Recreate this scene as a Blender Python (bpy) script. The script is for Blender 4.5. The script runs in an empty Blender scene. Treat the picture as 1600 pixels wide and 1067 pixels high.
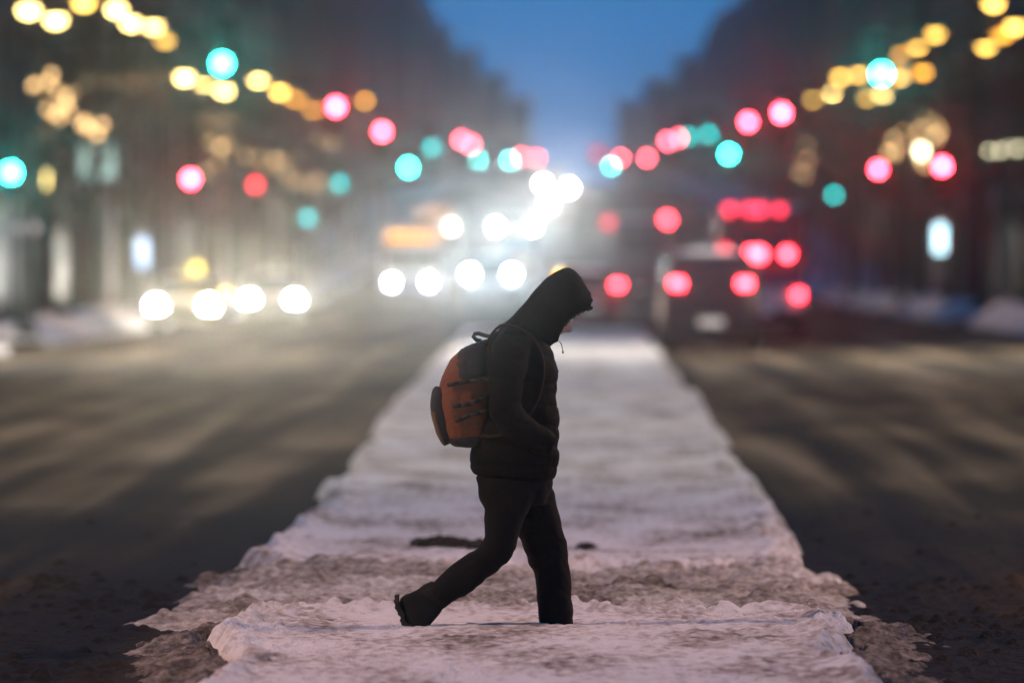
import bpy, bmesh, math, random
import numpy as np
from mathutils import Vector, Matrix
R = math.radians
random.seed(7)
sc = bpy.context.scene
COL = sc.collection

# ---------------------------------------------------------------- camera
F_PX = 300 / 36 * 1600          # focal length in photo pixels
VPX, HZ, CAMZ, DP = 890, 408, 1.73, 40.65
cd = bpy.data.cameras.new('camera'); cam = bpy.data.objects.new('camera', cd); COL.objects.link(cam)
cd.lens = 300; cd.sensor_width = 36; cd.clip_start = 0.5; cd.clip_end = 4000
cam.location = (0, 0, CAMZ)
cam.rotation_euler = (R(90) - math.atan((533.5 - HZ) / F_PX), 0, math.atan((VPX - 800) / F_PX))
cd.dof.use_dof = True; cd.dof.focus_distance = DP; cd.dof.aperture_fstop = 300 / 118
sc.camera = cam
# ---------------------------------------------------------------- sky, sun, exposure
W = bpy.data.worlds.new('World'); sc.world = W; W.use_nodes = True
nt = W.node_tree; bg = nt.nodes['Background']
sky = nt.nodes.new('ShaderNodeTexSky'); sky.sky_type = 'NISHITA'; sky.sun_disc = False
SUN_EL, SUN_AZ = 1.5, 150
sky.sun_elevation = R(SUN_EL); sky.sun_rotation = R(SUN_AZ); sky.air_density = 1.8; sky.dust_density = 0.0; sky.ozone_density = 5.6
tc = nt.nodes.new('ShaderNodeTexCoord'); ad = nt.nodes.new('ShaderNodeVectorMath'); ad.operation = 'ADD'; ad.inputs[1].default_value = (0, 0, .55)   # even dusk cloud: no bright horizon band
nt.links.new(tc.outputs['Generated'], ad.inputs[0]); nt.links.new(ad.outputs[0], sky.inputs[0])
tn = nt.nodes.new('ShaderNodeVectorMath'); tn.operation = 'MULTIPLY'; tn.inputs[1].default_value = (.62, 1.12, .98)   # blue-green dusk cast
nt.links.new(sky.outputs[0], tn.inputs[0]); nt.links.new(tn.outputs[0], bg.inputs[0]); bg.inputs[1].default_value = 0.13
sd = bpy.data.lights.new('sun', 'SUN'); so = bpy.data.objects.new('sun', sd); COL.objects.link(so)
sd.energy = 0.02; sd.angle = R(25); sd.color = (0.75, 0.82, 1.0)
so.rotation_euler = (R(80), 0, R(180 - SUN_AZ))
sc.view_settings.view_transform = 'Standard'; sc.view_settings.look = 'None'
sc.view_settings.gamma = 1; EX = 8.0; sc.view_settings.exposure = 3; sc.view_settings.use_curve_mapping = False
sc.render.engine = 'CYCLES'
cy = sc.cycles
cy.max_bounces = 5; cy.diffuse_bounces = 2; cy.glossy_bounces = 2; cy.transmission_bounces = 3; cy.volume_bounces = 0; cy.transparent_max_bounces = 6
cy.sample_clamp_indirect = 3; cy.sample_clamp_direct = 40; cy.use_denoising = True
cy.caustics_reflective = False; cy.caustics_refractive = False
LAMP_W, NEAR_W, HEAD_W = 180, 520, 76
HEAD_CONE = 34

# ---------------------------------------------------------------- helpers
def at(px, py, Y):
    return Vector(((px - VPX) / F_PX * Y, Y, CAMZ - (py - HZ) / F_PX * Y))
GY = [-200, 380, 450, 520, 600, 700, 900, 1400]
GZ = [0, 0, 0.7, 2.0, 4.0, 6.5, 10.0, 14.0]
def gz(y): return float(np.interp(y, GY, GZ))
ROADZ = -0.12
def sm(a, b, x):
    t = np.clip((x - a) / (b - a), 0, 1); return t * t * (3 - 2 * t)

def tag(o, label=None, cat=None, group=None, kind=None):
    for k, v in (('label', label), ('category', cat), ('group', group), ('kind', kind)):
        if v: o[k] = v
    return o
def empty(name, loc, rz=0, **kw):
    o = bpy.data.objects.new(name, None); COL.objects.link(o); o.location = loc; o.rotation_euler = (0, 0, rz)
    o.empty_display_size = .2
    return tag(o, **kw)
def link(name, me, mat=None, parent=None, loc=None):
    o = bpy.data.objects.new(name, me); COL.objects.link(o)
    if mat and not me.materials: me.materials.append(mat)
    if parent: o.parent = parent
    if loc is not None: o.location = loc
    return o
def copy_tree(o, parent=None):
    c = o.copy(); COL.objects.link(c); c.parent = parent
    for ch in o.children: copy_tree(ch, c)
    return c

class MB:
    def __init__(s): s.v = []; s.f = []
    def add(s, vs, fs):
        n = len(s.v); s.v += [tuple(p) for p in vs]; s.f += [tuple(i + n for i in f) for f in fs]; return s
    def box(s, c, d, M=None):
        c = Vector(c); h = Vector(d) / 2
        vs = [Vector((x, y, z)) for x in (-h.x, h.x) for y in (-h.y, h.y) for z in (-h.z, h.z)]
        if M: vs = [M @ p for p in vs]
        return s.add([c + p for p in vs], [(0, 1, 3, 2), (4, 6, 7, 5), (0, 4, 5, 1), (2, 3, 7, 6), (0, 2, 6, 4), (1, 5, 7, 3)])
    def tube(s, pts, rad, n=8, caps=True):
        pts = [Vector(p) for p in pts]
        if not hasattr(rad, '__len__'): rad = [rad] * len(pts)
        rings = []
        for i, p in enumerate(pts):
            d = (pts[min(i + 1, len(pts) - 1)] - pts[max(i - 1, 0)]).normalized()
            if i == 0: a = d.cross(Vector((0, 0, 1)) if abs(d.z) < .9 else Vector((0, 1, 0))).normalized()
            else: a = (a - d * a.dot(d)).normalized()
            b = d.cross(a)
            rings.append([p + (a * math.cos(t) + b * math.sin(t)) * rad[i] for t in [2 * math.pi * k / n for k in range(n)]])
        return s.loft(rings, caps)
    def loft(s, rings, caps=True):
        n = len(rings[0]); vs = [p for r in rings for p in r]; fs = []
        for i in range(len(rings) - 1):
            for k in range(n):
                a = i * n + k; b = i * n + (k + 1) % n
                fs.append((a, b, b + n, a + n))
        if caps: fs.append(tuple(range(n))[::-1]); fs.append(tuple((len(rings) - 1) * n + k for k in range(n)))
        return s.add(vs, fs)
    def lathe(s, prof, n=16, axis='x', c=(0, 0, 0), caps=True):
        c = Vector(c); rings = []
        for r, h in prof:
            ring = []
            for k in range(n):
                t = 2 * math.pi * k / n; a, b = r * math.cos(t), r * math.sin(t)
                ring.append(c + (Vector((h, a, b)) if axis == 'x' else Vector((b, h, a)) if axis == 'y' else Vector((a, b, h))))
            rings.append(ring)
        return s.loft(rings, caps)
    def ball(s, c, r, n=10, m=6, sc_=(1, 1, 1)):
        c = Vector(c); rings = []
        for i in range(m + 1):
            p = math.pi * (i + .02) / (m + .04)
            rings.append([c + Vector((r * sc_[0] * math.sin(p) * math.cos(2 * math.pi * k / n), r * sc_[1] * math.sin(p) * math.sin(2 * math.pi * k / n), r * sc_[2] * math.cos(p))) for k in range(n)])
        return s.loft(rings)
    def mesh(s, name, smooth=False):
        me = bpy.data.meshes.new(name); me.from_pydata(s.v, [], s.f)
        bm = bmesh.new(); bm.from_mesh(me); bmesh.ops.recalc_face_normals(bm, faces=bm.faces); bm.to_mesh(me); bm.free()
        if smooth: me.polygons.foreach_set('use_smooth', [True] * len(me.polygons))
        me.update(); return me
    def build(s, name, mat, parent=None, smooth=False, bevel=0, loc=None):
        o = link(name, s.mesh(name, smooth), mat, parent, loc)
        if bevel:
            m = o.modifiers.new('bevel', 'BEVEL'); m.width = bevel; m.segments = 2; m.limit_method = 'ANGLE'; m.angle_limit = R(35)
        return o

# ---------------------------------------------------------------- materials
MATS = {}
def mat(name, col, rough=.6, metal=0, emit=None, es=0, noise=0, nscale=20, bump=0, bscale=60, bdist=.02, spec=.5, sheen=0):
    if name in MATS: return MATS[name]
    m = bpy.data.materials.new(name); m.use_nodes = True; t = m.node_tree; b = t.nodes['Principled BSDF']
    b.inputs['Base Color'].default_value = (*col, 1); b.inputs['Roughness'].default_value = rough; b.inputs['Metallic'].default_value = metal
    b.inputs['Specular IOR Level'].default_value = spec
    if sheen: b.inputs['Sheen Weight'].default_value = sheen
    if emit: b.inputs['Emission Color'].default_value = (*emit, 1); b.inputs['Emission Strength'].default_value = es
    if noise or bump:
        tc = t.nodes.new('ShaderNodeTexCoord')
    if noise:
        n = t.nodes.new('ShaderNodeTexNoise'); n.inputs['Scale'].default_value = nscale; n.inputs['Detail'].default_value = 5
        r = t.nodes.new('ShaderNodeMapRange'); r.inputs[3].default_value = 1 - noise; r.inputs[4].default_value = 1 + noise
        mx = t.nodes.new('ShaderNodeVectorMath'); mx.operation = 'SCALE'; mx.inputs[0].default_value = col
        t.links.new(tc.outputs['Object'], n.inputs['Vector']); t.links.new(n.outputs[0], r.inputs[0]); t.links.new(r.outputs[0], mx.inputs['Scale']); t.links.new(mx.outputs[0], b.inputs['Base Color'])
    if bump:
        n2 = t.nodes.new('ShaderNodeTexNoise'); n2.inputs['Scale'].default_value = bscale; n2.inputs['Detail'].default_value = 6
        bp = t.nodes.new('ShaderNodeBump'); bp.inputs['Strength'].default_value = bump; bp.inputs['Distance'].default_value = bdist
        t.links.new(tc.outputs['Object'], n2.inputs['Vector']); t.links.new(n2.outputs[0], bp.inputs['Height']); t.links.new(bp.outputs[0], b.inputs['Normal'])
    MATS[name] = m; return m
def emat(name, col, s): return mat(name, (.02, .02, .02), .3, emit=col, es=s / EX)

def ramp_mat(name, stops, vec_scale=(1, 1, 1), nscale=3, detail=8, rough=(.4, .8), bump=.4, bscale=40, bdist=.02, spec=.5, second=None, distort=0, cleared=None):
    """noise-driven colour ramp on world position, with a second finer noise for relief"""
    m = bpy.data.materials.new(name); m.use_nodes = True; t = m.node_tree; b = t.nodes['Principled BSDF']; N = t.nodes.new; L = t.links.new
    g = N('ShaderNodeNewGeometry'); mp = N('ShaderNodeMapping'); mp.inputs['Scale'].default_value = vec_scale
    L(g.outputs['Position'], mp.inputs['Vector'])
    n = N('ShaderNodeTexNoise'); n.inputs['Scale'].default_value = nscale; n.inputs['Detail'].default_value = detail; n.inputs['Distortion'].default_value = distort
    L(mp.outputs[0], n.inputs['Vector'])
    fac = n.outputs[0]
    if second:
        mp2 = N('ShaderNodeMapping'); mp2.inputs['Scale'].default_value = second[0]; L(g.outputs['Position'], mp2.inputs['Vector'])
        n3 = N('ShaderNodeTexNoise'); n3.inputs['Scale'].default_value = second[1]; n3.inputs['Detail'].default_value = 6; L(mp2.outputs[0], n3.inputs['Vector'])
        mm = N('ShaderNodeMix'); mm.inputs[0].default_value = second[2]; L(fac, mm.inputs[2]); L(n3.outputs[0], mm.inputs[3]); fac = mm.outputs[0]
    if cleared:
        sp = N('ShaderNodeSeparateXYZ'); L(g.outputs['Position'], sp.inputs[0])
        nn = N('ShaderNodeTexNoise'); nn.inputs['Scale'].default_value = .5; L(g.outputs['Position'], nn.inputs['Vector'])
        wob = N('ShaderNodeMath'); wob.operation = 'MULTIPLY_ADD'; wob.inputs[1].default_value = 14; L(nn.outputs[0], wob.inputs[0]); L(sp.outputs['Y'], wob.inputs[2])
        ml = N('ShaderNodeMapRange'); ml.interpolation_type = 'SMOOTHSTEP'; ml.inputs[1].default_value = cleared[0]; ml.inputs[2].default_value = cleared[1]; ml.inputs[3].default_value = -cleared[2]; ml.inputs[4].default_value = 0; L(wob.outputs[0], ml.inputs[0])
        sb_ = N('ShaderNodeMath'); sb_.operation = 'ADD'; L(fac, sb_.inputs[0]); L(ml.outputs[0], sb_.inputs[1]); fac = sb_.outputs[0]
    cr = N('ShaderNodeValToRGB'); L(fac, cr.inputs[0])
    el = cr.color_ramp.elements
    while len(el) < len(stops): el.new(.5)
    for e, (p, c) in zip(el, stops): e.position = p; e.color = (*c, 1)
    L(cr.outputs[0], b.inputs['Base Color'])
    mr = N('ShaderNodeMapRange'); mr.inputs[1].default_value = .35; mr.inputs[2].default_value = .65; mr.inputs[3].default_value = rough[0]; mr.inputs[4].default_value = rough[1]
    L(fac, mr.inputs[0]); L(mr.outputs[0], b.inputs['Roughness']); b.inputs['Specular IOR Level'].default_value = spec
    n2 = N('ShaderNodeTexNoise'); n2.inputs['Scale'].default_value = bscale; n2.inputs['Detail'].default_value = 6; L(g.outputs['Position'], n2.inputs['Vector'])
    bp = N('ShaderNodeBump'); bp.inputs['Strength'].default_value = bump; bp.inputs['Distance'].default_value = bdist
    L(n2.outputs[0], bp.inputs['Height']); L(bp.outputs[0], b.inputs['Normal'])
    MATS[name] = m; return m

M_SNOW = ramp_mat('snow', [(.36, (.20, .17, .145)), (.44, (.50, .46, .43)), (.52, (.76, .75, .74)), (.6, (.83, .83, .84))], (1, .3, 1), 1.5, 10, (.8, .95), .9, 70, .03, .12, second=((1, .4, 1), 16, .45))
M_SLUSH = ramp_mat('slush', [(.34, (.05, .042, .034)), (.44, (.22, .19, .16)), (.53, (.46, .43, .39)), (.64, (.74, .73, .71))], (1, .45, 1), 1.3, 10, (.7, .9), 1.0, 70, .03, .15, second=((1, .5, 2), 20, .42))
M_DIRTY = ramp_mat('dirty_slush', [(.36, (.025, .021, .017)), (.47, (.09, .075, .06)), (.56, (.20, .17, .14)), (.68, (.36, .33, .30))], (1, .6, 1), 2.4, 9, (.7, .9), .9, 60, .03, .15, second=((1, .5, 2), 22, .55))
M_ROAD = ramp_mat('wet_road', [(.36, (.010, .009, .008)), (.45, (.032, .025, .016)), (.53, (.095, .074, .047)), (.62, (.19, .15, .105)), (.72, (.34, .30, .25))], (1.5, .022, 1), .8, 9, (.75, .9), .8, 30, .03, .08, second=((1, .10, 1), 1.0, .38), distort=.5, cleared=(60, 84, .11))
M_BANK = ramp_mat('snowbank', [(.3, (.34, .32, .30)), (.5, (.66, .66, .68)), (.7, (.80, .80, .82))], (1, .5, 1), .8, 7, (.7, .9), .6, 8, .06, .3)
M_TERR = ramp_mat('ground', [(.3, (.3, .29, .28)), (.6, (.6, .6, .62))], (1, 1, 1), .1, 5, (.8, .9), .2, 1, .1, .3)
M_METAL = mat('dark_metal', (.03, .035, .035), .45, .6, noise=.3)
M_GALV = mat('galvanised', (.18, .19, .2), .5, .7, noise=.25)
M_GLASS = mat('dark_glass', (.015, .018, .022), .12)
M_FROST = mat('frosted_glass', (.02, .022, .026), .6, spec=.25)
M_TYRE = mat('tyre', (.015, .015, .015), .85)
M_RIM = mat('rim', (.3, .3, .32), .35, .8)
M_PLAST = mat('black_plastic', (.012, .012, .013), .5)
M_CHROME = mat('chrome', (.5, .5, .52), .2, 1)
M_CAP = mat('snow_cap', (.78, .79, .82), .85, bump=.4, bscale=6, bdist=.05)
M_BARK = mat('bark', (.05, .04, .035), .9, noise=.4, bump=.5, bscale=30)

ORD = 'first second third fourth fifth sixth seventh eighth ninth tenth eleventh twelfth thirteenth fourteenth fifteenth sixteenth'.split()
# ---------------------------------------------------------------- noise
def vnoise(x, y, seed, period=256):
    rs = np.random.RandomState(seed); g = rs.rand(period, period)
    xi = np.floor(x).astype(int); yi = np.floor(y).astype(int); fx = x - xi; fy = y - yi
    fx = fx * fx * (3 - 2 * fx); fy = fy * fy * (3 - 2 * fy)
    a = g[xi % period, yi % period]; b = g[(xi + 1) % period, yi % period]; c = g[xi % period, (yi + 1) % period]; d = g[(xi + 1) % period, (yi + 1) % period]
    return (a * (1 - fx) + b * fx) * (1 - fy) + (c * (1 - fx) + d * fx) * fy - .5
def fbm(x, y, seed, oct=4):
    s = 0; a = 1
    for i in range(oct): s = s + a * vnoise(x * 2 ** i + i * 17.3, y * 2 ** i + i * 9.1, seed + i); a *= .5
    return s
def billow(x, y, seed, oct=4):
    s = 0; a = 1
    for i in range(oct): s = s + a * (np.abs(vnoise(x * 2 ** i + 3.7 * i, y * 2 ** i + 5.1 * i, seed + i)) * 2); a *= .5
    return s
def splat(Z, xs, ys, n, rmin, rmax, dens, seed, hk=.8):
    """raise Z (ny,nx) with n round lumps; dens(x,y) in 0..1 is the chance a lump stays"""
    rs = np.random.RandomState(seed); dx = xs[1] - xs[0]; dy = ys[1] - ys[0]
    cx = rs.uniform(xs[0], xs[-1], n); cy_ = rs.uniform(ys[0], ys[-1], n); keep = rs.rand(n) < dens(cx, cy_)
    rr = rmin + (rmax - rmin) * rs.rand(n) ** 2.5; Z0 = Z.copy()
    for x, y, r in zip(cx[keep], cy_[keep], rr[keep]):
        i0, i1 = max(0, int((x - r - xs[0]) / dx)), min(len(xs), int((x + r - xs[0]) / dx) + 2)
        j0, j1 = max(0, int((y - r * 1.3 - ys[0]) / dy)), min(len(ys), int((y + r * 1.3 - ys[0]) / dy) + 2)
        q = 1 - ((xs[i0:i1][None] - x) / r) ** 2 - ((ys[j0:j1][:, None] - y) / (r * 1.3)) ** 2
        zc = Z0[min(len(ys) - 1, max(0, int((y - ys[0]) / dy))), min(len(xs) - 1, max(0, int((x - xs[0]) / dx)))]
        Z[j0:j1, i0:i1] = np.where(q > 0, np.maximum(Z[j0:j1, i0:i1], .5 * (zc + Z0[j0:j1, i0:i1]) + r * hk * np.sqrt(np.maximum(q, 0))), Z[j0:j1, i0:i1])
def grid(name, xs, ys, Z, m, cull=None, smooth=True):
    ny, nx = Z.shape; X, Y = np.meshgrid(xs, ys)
    co = np.stack([X, Y, Z], -1).reshape(-1, 3)
    idx = np.arange(ny * nx).reshape(ny, nx)
    q = np.stack([idx[:-1, :-1], idx[:-1, 1:], idx[1:, 1:], idx[1:, :-1]], -1).reshape(-1, 4)
    if cull is not None:
        c = cull.reshape(-1); q = q[~(c[q].all(1))]
        used = np.zeros(len(co), bool); used[q.ravel()] = True; mp = np.cumsum(used) - 1; co = co[used]; q = mp[q]
    me = bpy.data.meshes.new(name); me.vertices.add(len(co)); me.vertices.foreach_set('co', co.ravel())
    me.loops.add(q.size); me.loops.foreach_set('vertex_index', q.ravel()); me.polygons.add(len(q))
    me.polygons.foreach_set('loop_start', np.arange(0, q.size, 4)); me.polygons.foreach_set('loop_total', np.full(len(q), 4))
    if smooth: me.polygons.foreach_set('use_smooth', np.ones(len(q), bool))
    me.update(); me.validate()
    return link(name, me, m)

# ================================================================ THE GROUND
def far_z(y): return np.interp(y, GY, GZ)
xs = np.linspace(-260, 260, 41); ys = np.linspace(-90, 1380, 99)
X, Y = np.meshgrid(xs, ys)
tag(grid('ground', xs, ys, far_z(Y) - .6, M_TERR), 'snowy ground under and beyond the avenue', kind='structure')

# median snow outline (metres) against distance
LY = [30, 39, 43, 46, 50, 60, 79, 109, 152, 215]; LX = [-1.56, -1.64, -1.62, -1.75, -1.93, -1.78, -1.95, -2.2, -2.4, -2.6]
RY = [30, 44, 51, 65, 99, 112, 116, 160, 226]; RX = [1.28, 1.33, 1.38, 1.47, 1.57, 1.70, 1.60, 1.72, 1.85]
def edge_d(X, Y, wob=.10):
    l = np.interp(Y, LY, LX) + wob * fbm(X * 0 + 3, Y * 1.1, 11, 5) * 2
    r = np.interp(Y, RY, RX) + wob * fbm(X * 0 + 8, Y * 1.1, 31, 5) * 2
    return np.minimum(X - l, r - X)
def track_z(X, Y):      # shallow ruts and ridges along the lanes
    return .018 * fbm(X * 1.3, Y * .12, 51, 4) + .012 * np.sin(X * 3.1 + .12 * Y + 1.5 * fbm(X * .3, Y * .06, 52, 2))

def road_strip(xs, ys, rough=1.0, lumps=0, seed=1):
    X, Y = np.meshgrid(xs, ys)
    Z = ROADZ + far_z(Y) + track_z(X, Y) * rough
    return X, Y, Z
# near field: wet road with slush
xs = np.arange(-5.2, 4.8, .022); ys = np.arange(31, 62, .042)
X, Y, Z = road_strip(xs, ys)
Z += .012 * billow(X * 6, Y * 3, 61, 3)
nearm = sm(51, 47, Y)
Z += nearm * (.016 * billow(X * 9, Y * 5, 63, 4))
splat(Z, xs, ys, 22000, .010, .045, lambda x, y: .75 * sm(50.5, 47.5, y) * (.3 + .7 * (fbm(x * .9, y * .5, 71, 3) > -.05)) + .02, 5)
splat(Z, xs, ys, 1500, .02, .075, lambda x, y: 1.0 * np.exp(-((y - 48.6) / .7) ** 2) * (fbm(x * .7, y * .1, 72, 2) > -.25), 6)
tag(grid('road', xs, ys, Z, M_ROAD), 'wet dark avenue with slushy tyre tracks', kind='structure')
# middle and far field
def add_road(x0, x1, dx, y0, y1, dy, hole=None):
    xs = np.arange(x0, x1 + dx * .5, dx); ys = np.arange(y0, y1 + dy * .5, dy)
    X, Y, Z = road_strip(xs, ys)
    c = None
    if hole is not None: c = hole(X, Y)
    o = grid('road', xs, ys, Z - (.015 if hole is not None else 0), M_ROAD, c); tag(o, 'wet dark avenue with slushy tyre tracks', kind='structure')
add_road(-12, 12, .08, 61.9, 190, .3)
add_road(-12, 12, .5, 189.9, 1200, 4)
add_road(-60, 60, 1.0, -60, 62.5, 1.5, lambda X, Y: (X > -4.9) & (X < 4.4) & (Y > 31.3) & (Y < 62))
def cross_road(y0, y1):
    for x0, x1 in ((-60, -11.95), (11.95, 60)):
        xs = np.arange(x0, x1 + .01, (x1 - x0) / 60); ys = np.arange(y0, y1 + .01, 2.0); X, Y, Z = road_strip(xs, ys)
        tag(grid('road', xs, ys, Z - .004, M_ROAD), 'wet side street crossing the avenue', kind='structure')

# median snow, far piece and near piece with the churned crossing between
def median(xs, ys, y0, y1, H=0.0, fine=True, seed=81, taper=.5):
    X, Y = np.meshgrid(xs, ys)
    w = .12 * fbm(X * 1.4, Y * 0 + 2, seed, 4)
    d = np.minimum(edge_d(X, Y), np.minimum((Y - y0) * taper, (y1 - Y) * taper) + w)
    m = sm(-.10, .16, d)
    Z = -.27 + m * (.27 + H)
    Z += m * (.028 * fbm(X * .8, Y * .35, seed + 1, 3) + .014 * fbm(X * 4, Y * 1.6, seed + 3, 4))
    if fine:
        Z += m * (.010 * billow(X * 17, Y * 9, seed + 15, 3) - .006)
        Z += m * .010 * billow(X * 12, Y * 6, seed + 5, 3) * sm(.05, -.12, fbm(X * 1.1, Y * .45, seed + 9, 3) + .06)
        rim = np.exp(-((d - .1) / .12) ** 2)
        Z += rim * (.035 * billow(X * 5, Y * 3, seed + 7, 4) + .012)
    return X, Y, Z, d
xs = np.arange(-2.6, 2.2, .016); ys = np.arange(31.5, 43.6, .034)
X, Y, Z, d = median(xs, ys, 20, 42.75, taper=.35)
splat(Z, xs, ys, 9000, .008, .04, lambda x, y: .9 * np.exp(-((edge_d(x, y) - .02) / .14) ** 2) + .95 * np.exp(-((y - 42.5) / .4) ** 2) * sm(.2, -.1, fbm(x * 1.2, y * 0, 91, 3)) + .03, 8, .75)
splat(Z, xs, ys, 130, .05, .12, lambda x, y: .9 * np.exp(-((y - 42.35) / .35) ** 2), 9, .55)
splat(Z, xs, ys, 900, .008, .028, lambda x, y: (np.abs(np.hypot((x + .07) / .13, (y - 40.76) / .3) - 1) < .35) * 1.0 + (np.abs(np.hypot((x + .70) / .11, (y - 40.5) / .25) - 1) < .4), 77, .7)
Z = np.where((np.abs(X + .07) < .35) & (np.abs(Y - 40.8) < .7), np.maximum(Z, -.012), Z)
tag(grid('median_snow', xs, ys, Z, M_SNOW, d < -.35), 'trodden snow on the near end of the median', kind='structure')
xs = np.arange(-3.2, 2.5, .02); ys = np.arange(47.6, 70, .045)
X, Y, Z, d = median(xs, ys, 48.9, 400, seed=101)
splat(Z, xs, ys, 12000, .010, .045, lambda x, y: .9 * np.exp(-((edge_d(x, y) - .03) / .16) ** 2) + .9 * np.exp(-((y - 49.1) / .5) ** 2) + .015, 18, .7)
splat(Z, xs, ys, 260, .05, .12, lambda x, y: .9 * np.exp(-((y - 49.0) / .5) ** 2), 19, .6)
Z -= .05 * np.exp(-(((X - .55) / .7) ** 2 + ((Y - 53.5) / 2.0) ** 2))
M_SOIL = mat('soil', (.022, .015, .010), .95, noise=.5, bump=.8, spec=.1)
for px, py, rx, ry in ((690, 851, .17, .75), (748, 854, .13, .45), (918, 845, .07, .35)):      # soil and dead leaves showing through
    p = at(px, py, F_PX * CAMZ / (py - HZ)); a, b = np.abs(xs - p.x) < rx * 2, np.abs(ys - p.y) < ry * 2; k = np.ix_(b, a); Xs, Ys = X[k], Y[k]
    q = ((Xs - p.x) / rx) ** 2 + ((Ys - p.y) / ry) ** 2 + 1.6 * fbm(Xs * 5, Ys * 2.2, 131, 4)
    hgt = Z[k].mean(0)[None] * 0 + Z[k]
    tag(grid('soil', xs[a], ys[b], hgt + .012 + .025 * np.clip(1 - q, -.4, 1) + .015 * billow(Xs * 14, Ys * 9, 133, 3), M_SOIL, q > 1.1), 'bare dark soil showing through the median snow', kind='structure')
tag(grid('median_snow', xs, ys, Z, M_SNOW, d < -.35), 'snow strip down the middle of the avenue', kind='structure')
xs = np.arange(-3.8, 3.2, .05); ys = np.arange(69.9, 222, .16)
X, Y, Z, d = median(xs, ys, 0, 216, fine=True, seed=101)
tag(grid('median_snow', xs, ys, Z, M_SNOW, d < -.4), 'snow strip running on towards the turning car', kind='structure')
# churned slush of the crossing and the clods beside the near median
xs = np.arange(-3.1, 2.3, .018); ys = np.arange(41.2, 50.6, .034)
X, Y = np.meshgrid(xs, ys)
Xn = X + .3 * fbm(X * .8, Y * .7, 145, 4); side = sm(-2.6, -1.5, Xn) * sm(1.95, 1.2, Xn); ends_ = sm(41.4, 43, Y) * sm(50.4, 49, Y)
Z = -.20 + (.125 * side + (.35 + .65 * side) * (.075 * fbm(X * .9, Y * .7, 141, 4) + .055 * billow(X * 2.6, Y * 1.9, 143, 4) + .022 * billow(X * 13, Y * 8, 147, 3))) * ends_
rut = np.exp(-((Y - 45.4 - .35 * fbm(X * .5, Y * 0, 149, 2)) / .5) ** 2) + np.exp(-((Y - 47.2 - .35 * fbm(X * .5, Y * 0 + 5, 150, 2)) / .4) ** 2); Z -= .035 * rut * side
splat(Z, xs, ys, 9000, .008, .035, lambda x, y: (.85 * sm(-2.6, -1.6, x) * sm(1.9, 1.2, x)) * (.25 + .75 * (fbm(x * 1.3, y * 1.1, 155, 3) > 0)), 21, .75)
splat(Z, xs, ys, 900, .03, .085, lambda x, y: .9 * sm(-2.6, -1.7, x) * sm(1.9, 1.25, x) * np.maximum(np.exp(-((y - 48.6) / .8) ** 2), .5 * np.exp(-((y - 43.4) / .7) ** 2) + .12), 22, .62)
splat(Z, xs, ys, 60, .08, .15, lambda x, y: .9 * sm(-2.4, -1.7, x) * sm(1.8, 1.25, x) * np.exp(-((y - 48.4) / .9) ** 2), 24, .5)
tag(grid('slush', xs, ys, Z, M_SLUSH), 'churned dirty slush across the median crossing', kind='structure')
xs = np.arange(-2.4, 2.1, .018); ys = np.arange(31.5, 42.2, .034)
X, Y = np.meshgrid(xs, ys); d = edge_d(X, Y, .09)
wid = .10 + .10 * fbm(X * 0 + 4, Y * .8, 151, 3) + .14 * (X > 0) * sm(35, 40, Y)
m = sm(-wid - .62, .1, d)
Z = -.215 + m * .15 + (.3 + .7 * m) * (.05 * fbm(X * 1.6, Y * 1.0, 157, 4) + .045 * billow(X * 5, Y * 3, 153, 4))
splat(Z, xs, ys, 9000, .008, .04, lambda x, y: .9 * (edge_d(x, y, .09) > -.5), 23, .7)
Z = np.where(edge_d(X, Y) > .0, np.minimum(Z, -.07), Z)
tag(grid('slush', xs, ys, Z, M_DIRTY, (d > .35) | (d < -.8)), 'dirty slush clods along the near median edges', kind='structure')

# pavements with kerbs and ploughed banks, broken at the cross streets
XST = [(24, 50), (172, 184), (243, 253), (300, 309), (355, 364), (410, 420), (505, 515), (585, 595)]
blocks = []; y0 = -60
for a, b in XST: blocks.append((y0, a)); y0 = b
blocks.append((y0, 1200))
for s in (-1, 1):
    for a, b in blocks:
        n = max(4, int((b - a) / 1.2)); ys = np.linspace(a, b, n)
        xs = np.array([11.3, 11.31, 11.55, 11.9, 12.3, 12.8, 13.4, 14.2, 15.5, 17.2, 40.0]) * s
        if s < 0: xs = xs[::-1]
        X, Y = np.meshgrid(xs, ys); A = np.abs(X)
        bank = np.exp(-((A - 12.2) / .75) ** 2) * (.42 + .5 * fbm(X * .7 + 40, Y * .25, 161 + s, 4)) * sm(11.3, 11.7, A)
        bank *= sm(a, a + 4, Y) * sm(b, b - 4, Y)
        Z = far_z(Y) + np.where(A < 11.305, -.2, .02 + np.maximum(bank, 0))
        tag(grid('pavement', xs, ys, Z, M_BANK), 'snow covered pavement with ploughed bank beside the %s lanes' % ('oncoming' if s < 0 else 'outbound'), kind='structure')
for a, b in XST: cross_road(a, b)

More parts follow.
